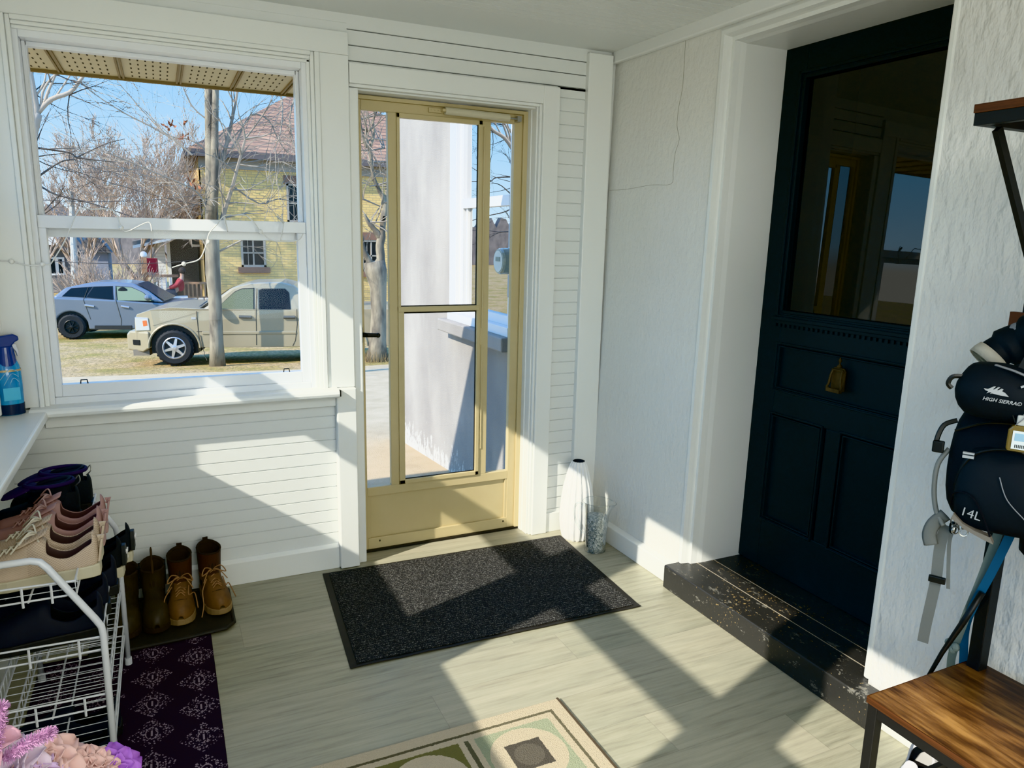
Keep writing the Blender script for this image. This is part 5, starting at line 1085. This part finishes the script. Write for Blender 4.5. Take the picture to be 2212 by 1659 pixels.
# ------------------------------------------------------------------ string lights on the street window
yv=-.03
sl=empty('string_lights',(0,0,0),0,'white cord with small globe bulbs draped across the street window','string lights')
q=MB(); wc=mat('white_cord',(.80,.80,.78),.5)
paths=[[(0,563),(25,565),(60,573),(95,572),(110,570)],[(110,570),(140,520),(170,455),(200,452),(245,455),(262,490),(275,500),(320,480),(328,500)],[(372,578),(397,570),(430,560),(445,530),(452,505),(468,485),(485,466),(508,465),(530,465),(548,480),(563,500),(590,520),(640,520),(655,505)],[(485,466),(492,500),(483,470)],[(608,463),(612,485),(606,520)]]
for p in paths: q.tube(smoothpath([(aty(a,b,yv)[0],yv+.004*math.sin(i*2),aty(a,b,yv)[1]) for i,(a,b) in enumerate(p)],5),.0022,5)
q.build('cord',wc,sl,smooth=True)
for a,b in ((25,565),(92,571),(262,492),(397,570),(450,523),(563,500)):
    x,z=aty(a,b,yv); q=MB(); q.ball((x,yv,z),.0085,12,8); q.build('bulb',mat('bulb_white',(.85,.85,.82),.3),sl,smooth=True)
x,z=aty(606,474,yv); q=MB(); q.box(x-.018,x+.018,yv-.004,yv+.004,z-.004,z+.004,Matrix.Translation((x,yv,z))@Matrix.Rotation(.8,4,'Y')@Matrix.Translation((-x,-yv,-z))); q.build('clip',mat('clip_grey',(.45,.46,.45),.4),sl)
# ------------------------------------------------------------------ hall tree with bench
g=NG('rustic_wood'); o=g.xyz(); cxn=g.new('ShaderNodeCombineXYZ'); g.link(g.math('MULTIPLY',o[0],30.),cxn.inputs[0]); g.link(g.math('MULTIPLY',o[1],3.2),cxn.inputs[1]); g.link(o[2],cxn.inputs[2])
n=g.noise(1.6,7,cxn.outputs[0],.68); n2=g.noise(2.6,4,g.mapp((2.2,1.,1)))
mx=g.math('ADD',g.math('MULTIPLY',n,.6),g.math('MULTIPLY',n2,.5))
g.col(g.ramp(mx,[(.40,(.013,.006,.003)),(.50,(.062,.028,.012)),(.58,(.15,.073,.027)),(.70,(.31,.17,.06))]),.33); g.bump(n,.3,.002)
bm_=mat('black_metal',(.025,.025,.026),.45,.3); ew=mat('edge_wood',(.11,.042,.018),.5,var=((.03,.012,.006),40,(1,.05,6)))
ht=empty('hall_tree',(0,0,0),0,'rustic wood hall tree bench with black metal frame against the stucco wall','hall tree')
yn=-3.05; yl=-2.045; xf=-.447; xb=-.035
q=MB(); q.box(xf,xb,yn,yl,.374,.392); q.build('bench_top',['rustic_wood'],ht,bevel=.002)
q=MB(); q.box(xf-.0015,xf,yn,yl+.0,.3745,.3915); q.box(xf,xb,yl,yl+.0015,.3745,.3915); q.build('edge_band',ew,ht)
t=.026
def post(x,y,z0,z1): q=MB(); q.box(x,x+t,y-t,y,z0,z1); q.build('leg',bm_,ht,bevel=.002)
post(xf+.002,yl-.002,0,.374); post(xf+.002,yn+t,0,.374); post(xb-.028,yn+t,0,1.76)
q=MB(); q.box(-.088,-.052,yl-.045,yl-.012,0,1.76); q.build('upright',bm_,ht,bevel=.002)
q=MB(); q.box(xf+.004,xf+.026,yn,yl-t,.344,.374); q.box(xf+t,xb,yl-.022,yl-.004,.344,.374); q.box(xb-.026,xb-.004,yn,yl-t,.344,.374); q.build('seat_rail',bm_,ht,bevel=.001)
q=MB(); q.box(xf+t,xb-t,yl-.020,yl-.006,.09,.11); q.box(xf+.004,xf+.022,yn,yl-t,.09,.11)
q.build('stretcher',bm_,ht)
q=MB(); q.box(-.352,-.03,yn,yl,1.764,1.782); q.build('top_shelf',ew,ht,bevel=.001)
q=MB(); q.box(-.350,-.328,yn,yl-.002,1.738,1.764); q.box(-.328,-.05,yl-.024,yl-.002,1.738,1.764); q.box(-.06,-.05,yn,yl,1.738,1.764); q.build('shelf_frame',bm_,ht,bevel=.001)
q=MB(); q.box(-.01,.01,-.006,.006,0,.405,Matrix.Translation((-.065,yl-.02,1.40))@Matrix.Rotation(-.60,4,'Y')); q.build('shelf_bracket',bm_,ht)
q=MB(); q.box(-.095,-.080,yn,yl+.012,1.235,1.33); q.build('hook_board',mat('hook_wood',(.10,.04,.018),.5),ht,bevel=.001)
for i in range(5):
    y=-2.12-i*.18; q=MB(); q.tube(smoothpath([(-.095,y,1.30),(-.13,y,1.30),(-.15,y,1.31),(-.155,y,1.335)],4),.005,8); q.tube(smoothpath([(-.095,y,1.27),(-.125,y,1.255),(-.14,y,1.275)],4),.005,8); q.build('coat_hook',bm_,ht,smooth=True)
# ------------------------------------------------------------------ bags
nyl=mat('black_nylon',(.006,.006,.009),.65,spec=.3,bump=(160,.3,.001)); nyl2=mat('black_nylon_navy',(.007,.009,.013),.62,spec=.3,bump=(9,.5,.012)); gst=mat('grey_webbing',(.16,.17,.165),.8,bump=(300,.3,.0006)); gp=mat('piping_grey',(.22,.23,.25),.6); bkl=mat('black_plastic',(.01,.01,.01),.4); silv=mat('silver_print',(.36,.38,.40),.5)
def lump(q,secs,n=28,p=.6):
    R=[]
    for z,cx_,cy_,rx,ry in secs: R.append([Vector((cx_+rx*abs(math.cos(2*PI*k/n))**p*(1 if math.cos(2*PI*k/n)>=0 else -1),cy_+ry*abs(math.sin(2*PI*k/n))**p*(1 if math.sin(2*PI*k/n)>=0 else -1),z)) for k in range(n)])
    q.rings(R,True)
# local frame: face looks along local -y ; wide along local x
BA=math.radians(-62)     # rotate so the face turns towards -x,-y
bpk=empty('backpack',(-.215,-2.165,.835),BA,'black 14 litre backpack with grey straps hanging below the waist pack','backpack')
q=MB(); lump(q,[(.0,0,.03,.05,.03),(.01,0,.02,.10,.06),(.05,0,0,.125,.085),(.13,0,0,.132,.09),(.22,0,.005,.128,.085),(.27,0,.015,.115,.07),(.295,0,.03,.085,.045),(.303,0,.035,.04,.02)]); q.build('main_body',nyl,bpk,smooth=True,sub=1)
q=MB(); lump(q,[(.015,-.01,-.07,.07,.03),(.04,-.01,-.085,.09,.035),(.12,-.01,-.088,.095,.035),(.19,-.01,-.075,.085,.03),(.215,-.01,-.06,.05,.02)]); q.build('front_pocket',nyl2,bpk,smooth=True,sub=1)
q=MB(); q.tube(smoothpath([(-.095,-.085,.05),(-.10,-.095,.13),(-.07,-.10,.195),(0,-.10,.215),(.06,-.10,.19)],6),.003,6); q.tube(smoothpath([(-.12,-.05,.23),(-.05,-.075,.265),(.05,-.075,.265),(.11,-.05,.23)],6),.003,6); q.build('zip',bkl,bpk)
q=MB(); q.tube(smoothpath([(-.02,-.118,.155),(0,-.126,.11),(.04,-.128,.07),(.075,-.118,.03)],6),.0012,5); q.build('cord',gp,bpk)
q=MB(); q.tube(smoothpath([(-.105,-.09,.065),(-.100,-.11,.10),(-.07,-.123,.105),(-.045,-.127,.075),(-.02,-.125,.02)],6),.0022,6); q.build('patch_piping',nyl,bpk)
q=MB(); q.prism([(-.098,.040),(-.07,.022),(-.03,.008),(-.012,.004),(-.02,.018),(-.05,.024),(-.075,.034),(-.095,.052)],lambda u,v,k:(u,-(.128,.105)[k]+abs(u)*.12,v)); q.build('reflective_patch',mat('patch_taupe',(.20,.18,.155),.6),bpk)
Rf=Matrix.Rotation(PI/2,4,'X')
text('14L',.028,'lettering',silv,bpk,Matrix.Translation((-.062,-.1265,.062))@Matrix.Rotation(-.12,4,'Z')@Matrix.Rotation(.12,4,'Y')@Rf)
q=MB(); q.box(-.094,-.072,-.120,-.112,.186,.192); q.box(-.094,-.072,-.120,-.112,.195,.199); q.build('tab',silv,bpk)
q=MB(); q.box(.06,.10,-.13,-.12,.135,.155); q.box(.098,.11,-.135,-.118,.13,.158); q.build('compression_buckle',gst,bpk)
q=MB()
for i in range(5): q.tube(smoothpath([(.07,-.122,.12-i*.022),(.10,-.124,.123-i*.022),(.13,-.09,.12-i*.022)],4),.0014,5)
q.build('bungee',silv,bpk)
q=MB(); q.tube(smoothpath([(-.128,-.03,.18),(-.146,-.04,.14),(-.146,-.045,.08),(-.135,-.05,.03),(-.115,-.06,.0)],6),.006,8); q.build('side_rod',mat('rod_grey',(.20,.21,.20),.5),bpk,smooth=True)
q=MB(); q.tube(smoothpath([(-.12,-.03,.25),(-.145,-.035,.235),(-.155,-.04,.20),(-.15,-.04,.185)],5),.003,5,flat=(.4,2)); q.build('loop',bkl,bpk)
q=MB(); q.box(-.162,-.138,-.05,-.035,.170,.198); q.build('zip_pull',bkl,bpk,bevel=.003)
q=MB(); q.tube(smoothpath([(-.115,-.05,.025),(-.135,-.055,.0),(-.142,-.055,-.03),(-.135,-.055,-.055)],4),.013,8,flat=(.5,1.2)); q.build('hip_belt',gst,bpk,smooth=True)
# long strap hanging
def ribbon(pts,w,m,name,parent,th=.0015,axis=None):
    q=MB(); P=smoothpath(pts,6); ax=Vector(axis or (.47,-.88,0)).normalized(); R=[]
    for i,p in enumerate(P):
        t=(P[min(i+1,len(P)-1)]-P[max(0,i-1)]).normalized(); s=(ax-t*ax.dot(t)).normalized(); n=t.cross(s); R.append([p-s*w/2-n*th/2,p+s*w/2-n*th/2,p+s*w/2+n*th/2,p-s*w/2+n*th/2])
    q.rings(R,True); return q.build(name,m,parent)
def pw(px,py,x): return at(px,py,0,x)
sg=tag(ribbon([pw(2045,1135,-.30),pw(2034,1165,-.305),pw(2027,1205,-.31),pw(2022,1250,-.31),pw(2008,1315,-.31),pw(2000,1350,-.31),pw(1993,1387,-.31)],.024,gst,'hanging_strap',None),'long grey webbing strap hanging from the backpack against the wall','strap')
q=MB(); c=pw(2024,1252,-.315); q.box(-.005,.005,-.018,.018,-.008,.008,Matrix.Translation(c)@Matrix.Rotation(.5,4,'Z')); q.build('slider_buckle',bkl,sg,bevel=.002)
tag(ribbon([pw(2066,1130,-.29),pw(2052,1165,-.295),pw(2049,1210,-.295),pw(2048,1272,-.295)],.008,gst,'short_strap',None),'short thin grey strap beside the long one','strap')
q=MB(); random.seed(4)
for i in range(9):
    c=pw(2072+random.uniform(-14,14),1118+i*4,-.31); r_=.009; A=random.uniform(0,3); q.tube([c+Vector((math.cos(2*PI*k/12)*r_*math.cos(A),math.cos(2*PI*k/12)*r_*math.sin(A),math.sin(2*PI*k/12)*r_)) for k in range(13)],.0018,5)
tag(q.build('carabiner_bunch',mat('steel',(.5,.5,.48),.3,.9)),'bunch of small steel rings and clips under the backpack','clips')
q=MB(); c=pw(2058,1140,-.30); q.tube([c+Vector((math.cos(2*PI*k/16)*.004,math.cos(2*PI*k/16)*.009,math.sin(2*PI*k/16)*.013)) for k in range(17)],.0028,6); tag(q.build('carabiner',bkl),'black carabiner at the top of the hanging grey strap','carabiner')
# waist pack
c=pw(2178,850,-.33)
wp=empty('waist_pack',(c.x+.0,c.y,c.z),BA+.05,'black waist pack with silver mountain emblem hanging above the backpack','waist pack')
q=MB(); lump(q,[(-.062,0,.02,.05,.025),(-.055,0,.01,.08,.04),(-.02,-.003,0,.097,.05),(.015,-.005,0,.095,.05),(.040,-.01,.005,.075,.042),(.058,-.03,.01,.045,.028),(.062,-.03,.015,.02,.012)],p=.72); q.build('main_body',nyl2,wp,smooth=True,sub=1)
q=MB(); q.tube(smoothpath([(-.03,-.012,.060),(.01,-.035,.052),(.05,-.045,.035),(.078,-.04,.012),(.09,-.03,-.005)],6),.003,6,flat=(1.6,.8)); q.build('zip',gp,wp)
em_=[(-.040,.012),(-.028,.011),(-.012,.022),(-.006,.022),(-.014,.012),(-.010,.012),(.000,.021),(.006,.021),(-.002,.011),(.002,.011),(.010,.017),(.016,.015),(.012,.009),(.022,.004),(.034,-.008),(.010,-.006),(-.004,-.004),(-.014,-.002),(-.020,-.004),(-.016,.002),(-.024,.0),(-.030,-.004),(-.026,.004),(-.034,.006)]
q=MB(); q.prism([(u*.62,v*.62) for u,v in em_],lambda u,v,k:(u-.020,-(.0515,.045)[k],v+.006)); q.build('emblem',silv,wp)
text('HIGH SIERRA®',.0105,'lettering',silv,wp,Matrix.Translation((-.010,-.0512,-.010))@Matrix.Rotation(.06,4,'Y')@Rf,bold=True,shear=.2)
q=MB(); q.box(.028,.044,-.052,-.046,.010,.014,Matrix.Rotation(-.5,4,'Y')); q.build('tab',silv,wp)
q=MB(); q.box(.066,.086,-.052,-.035,.004,.018); q.build('buckle',silv,wp,bevel=.002)
q=MB(); q.tube(smoothpath([(-.085,-.01,.028),(-.105,-.015,.026),(-.112,-.015,.010),(-.104,-.012,-.0)],5),.004,6,flat=(.7,1.4)); q.build('end_loop',bkl,wp)
q=MB(); q.tube([(.06,-.048,-.005),(.03,-.05,-.045),(.02,-.045,-.058)],.0010,5); q.build('cord',gp,wp)
q=MB(); q.tube(smoothpath([(.02,.0,.055),(.04,.02,.12),(.05,.04,.18)],4),.012,6,flat=(.15,1)); q.build('hanging_strap',bkl,wp)
# jacket with pale lined cuff
jc=empty('jacket',(0,0,0),0,'dark jacket with pale checked lining showing at the cuff, hanging behind the waist pack','jacket')
def pj_(px,py,x): return tuple(at(px,py,0,x))
q=MB(); P=[pj_(2350,700,-.16),pj_(2290,712,-.17),pj_(2215,735,-.18),pj_(2170,752,-.20),pj_(2142,768,-.22)]; q.tube(smoothpath(P,5),[.055]*10+[.045]*6+[.036]*5,16); q.build('sleeve',nyl2,jc,smooth=True)
q=MB(); a=Vector(pj_(2146,765,-.22)); b=Vector(pj_(2124,782,-.235)); 
q.tube([a,a.lerp(b,.5),b],[.037,.039,.038],18,cap=False); q.build('cuff',mat('cuff_cream',(.42,.40,.34),.9,bump=(60,.6,.004)),jc,smooth=True,solid=.004)
q=MB(); q.tube([b+(a-b)*.05,b+(a-b)*.1],[.034,.034],18); q.build('cuff_lining',mat('check_lining',(.06,.07,.06),.9,var=((.30,.31,.26),60)),jc)
q=MB(); lump(q,[(.75,-.17,-2.36,.03,.12),(.80,-.17,-2.36,.06,.17),(1.0,-.17,-2.35,.075,.17),(1.15,-.17,-2.34,.075,.165),(1.24,-.16,-2.33,.06,.13),(1.29,-.15,-2.32,.04,.07),(1.31,-.14,-2.32,.02,.03)]); q.build('jacket_body',nyl,jc,smooth=True)
q=MB(); c=Vector(pj_(2206,716,-.19)); q.ball(c,.028,12,8,(1,1,.8)); q.build('collar',mat('collar_grey',(.25,.26,.28),.9),jc,smooth=True)
# hand sanitiser
c=pw(2201,975,-.345); hs_=empty('sanitizer_bottle',tuple(c),BA,'small amber hand sanitizer bottle with white label hanging from a bag','bottle')
q=MB(); q.prism([(-.022,0),(.022,0),(.024,.006),(.024,.046),(.016,.056),(-.016,.056),(-.024,.046),(-.024,.006)],lambda u,v,k:(u,(-.010,.010)[k],v)); q.build('bottle',mat('amber_gel',(.16,.115,.035),.12,coat=.5),hs_,bevel=.003)
q=MB(); q.box(-.015,.017,-.0116,-.0105,.006,.045); q.build('label',mat('label_white',(.75,.80,.82),.5),hs_)
q=MB(); q.box(-.011,.013,-.0122,-.0116,.024,.040); q.build('label_panel',mat('label_pale_blue',(.30,.48,.62),.5),hs_); q=MB(); 
for i in range(7): q.box(-.009+i*.003,-.0075+i*.003,-.0122,-.0116,.009,.016)
q.build('barcode',bkl,hs_)
q=MB(); q.box(-.012,.012,-.009,.009,.056,.078); q.build('cap',mat('frosted_cap',(.45,.47,.46),.4),hs_,bevel=.003)
q=MB(); q.tube([(0,0,.078),(-.002,0,.108)],.0028,8); q.build('spout',mat('frosted_cap',(.45,.47,.46),.4),hs_); q=MB(); q.tube(smoothpath([(-.014,0,.06),(-.022,0,.09),(-.004,.0,.135),(.012,0,.10),(.012,0,.06)],4),.0018,5); q.build('holder_loop',bkl,hs_)
# leashes and pole behind the bench
tag(ribbon([pw(2168,1095,-.12),pw(2160,1140,-.12),pw(2120,1250,-.11),pw(2085,1335,-.09),pw(2058,1410,-.06),pw(2053,1450,-.05),pw(2048,1520,-.03)],.020,mat('sage_webbing',(.20,.25,.24),.8),'dog_leash',None),'sage green webbing strap hanging behind the hall tree upright','leash')
blu=mat('blue_webbing',(.015,.11,.24),.7)
tag(ribbon([pw(2200,1110,-.13),pw(2180,1160,-.13),pw(2140,1240,-.12),pw(2102,1310,-.10),pw(2085,1360,-.07),pw(2080,1440,-.05),pw(2070,1520,-.03)],.020,blu,'dog_leash',None),'blue webbing strap hanging behind the hall tree upright','leash')
tag(MB().tube([pw(2122,1280,-.12),pw(2080,1345,-.14),pw(2035,1410,-.16),pw(2000,1470,-.18),pw(1960,1540,-.2)],[.008,.008,.006,.005,.005],10).build('walking_pole',bkl,smooth=True),'thin black pole leaning behind the bench','pole')
q=MB(); 
for px,py in ((2050,1388),(2058,1402),(2064,1398)): q.ball(pw(px,py,-.075),.011,10,6,(1,1,1.1))
tag(q.build('leash_knot',mat('sage_webbing',(.20,.25,.24),.8)),'knot in the sage green strap above the bench','knot')
# shoe under the bench
c=at(2010,1690,2,.0); s_=shoe('sneaker',(c.x-.13,c.y-.02,.0),math.radians(20),'white and grey sneaker half hidden under the bench','shoe under the bench',mat('white_upper',(.70,.70,.74),.6),mat('white_sole',(.7,.7,.7),.5),mat('grey_lace',(.15,.15,.15),.8),bin2,.28,1.0,sole=.03)
# ================================================================== LIGHT
w=bpy.data.worlds.new('world'); sc.world=w; w.use_nodes=True; nt=w.node_tree; bg=nt.nodes['Background']
tcw=nt.nodes.new('ShaderNodeTexCoord'); sxz=nt.nodes.new('ShaderNodeSeparateXYZ'); nt.links.new(tcw.outputs['Generated'],sxz.inputs[0])
rp_=nt.nodes.new('ShaderNodeValToRGB'); e=rp_.color_ramp.elements; e[0].position=0.; e[0].color=(.50,.50,.46,1); e[1].position=.75; e[1].color=(.12,.30,.68,1)
for p_,c_ in ((.03,(.46,.66,.82)),(.16,(.23,.53,.84)),(.35,(.13,.39,.80))): k_=e.new(p_); k_.color=(*c_,1)
nt.links.new(sxz.outputs[2],rp_.inputs[0])
sky=nt.nodes.new('ShaderNodeTexSky'); sky.sky_type='NISHITA'; sky.sun_disc=False; sky.sun_elevation=math.radians(35); sky.sun_rotation=math.radians(250); sky.air_density=1.0; sky.dust_density=.3; sky.ozone_density=1.6
nt.links.new(rp_.outputs[0],bg.inputs[0]); nt.nodes.remove(sky); bg.inputs[1].default_value=2.5
sun=bpy.data.lights.new('sun','SUN'); so_=bpy.data.objects.new('sun',sun); col.objects.link(so_); sun.energy=6.0; sun.angle=math.radians(.6); sun.color=(1,.93,.80)
so_.rotation_euler=Vector((1,.34,-.735)).to_track_quat('-Z','Y').to_euler()
# unseen fill lamps added behind the viewpoint to brighten the porch walls
for i,(x,y,z,e,sx,cc) in enumerate(((-1.2,-3.9,2.25,30,1.4,(1,.98,.93)),(-1.3,-4.4,1.2,30,1.4,(.97,.98,.88)))):
    l=bpy.data.lights.new('fill_light','AREA'); l.energy=e; l.size=sx; l.size_y=sx; l.color=cc; lo=bpy.data.objects.new('fill_light',l); col.objects.link(lo); lo.location=(x,y,z); lo.rotation_euler=(0,0,0) if i==0 else (PI/2+.75,0,0)
sc.view_settings.view_transform='Khronos PBR Neutral'; sc.view_settings.look='None'; sc.view_settings.exposure=.26
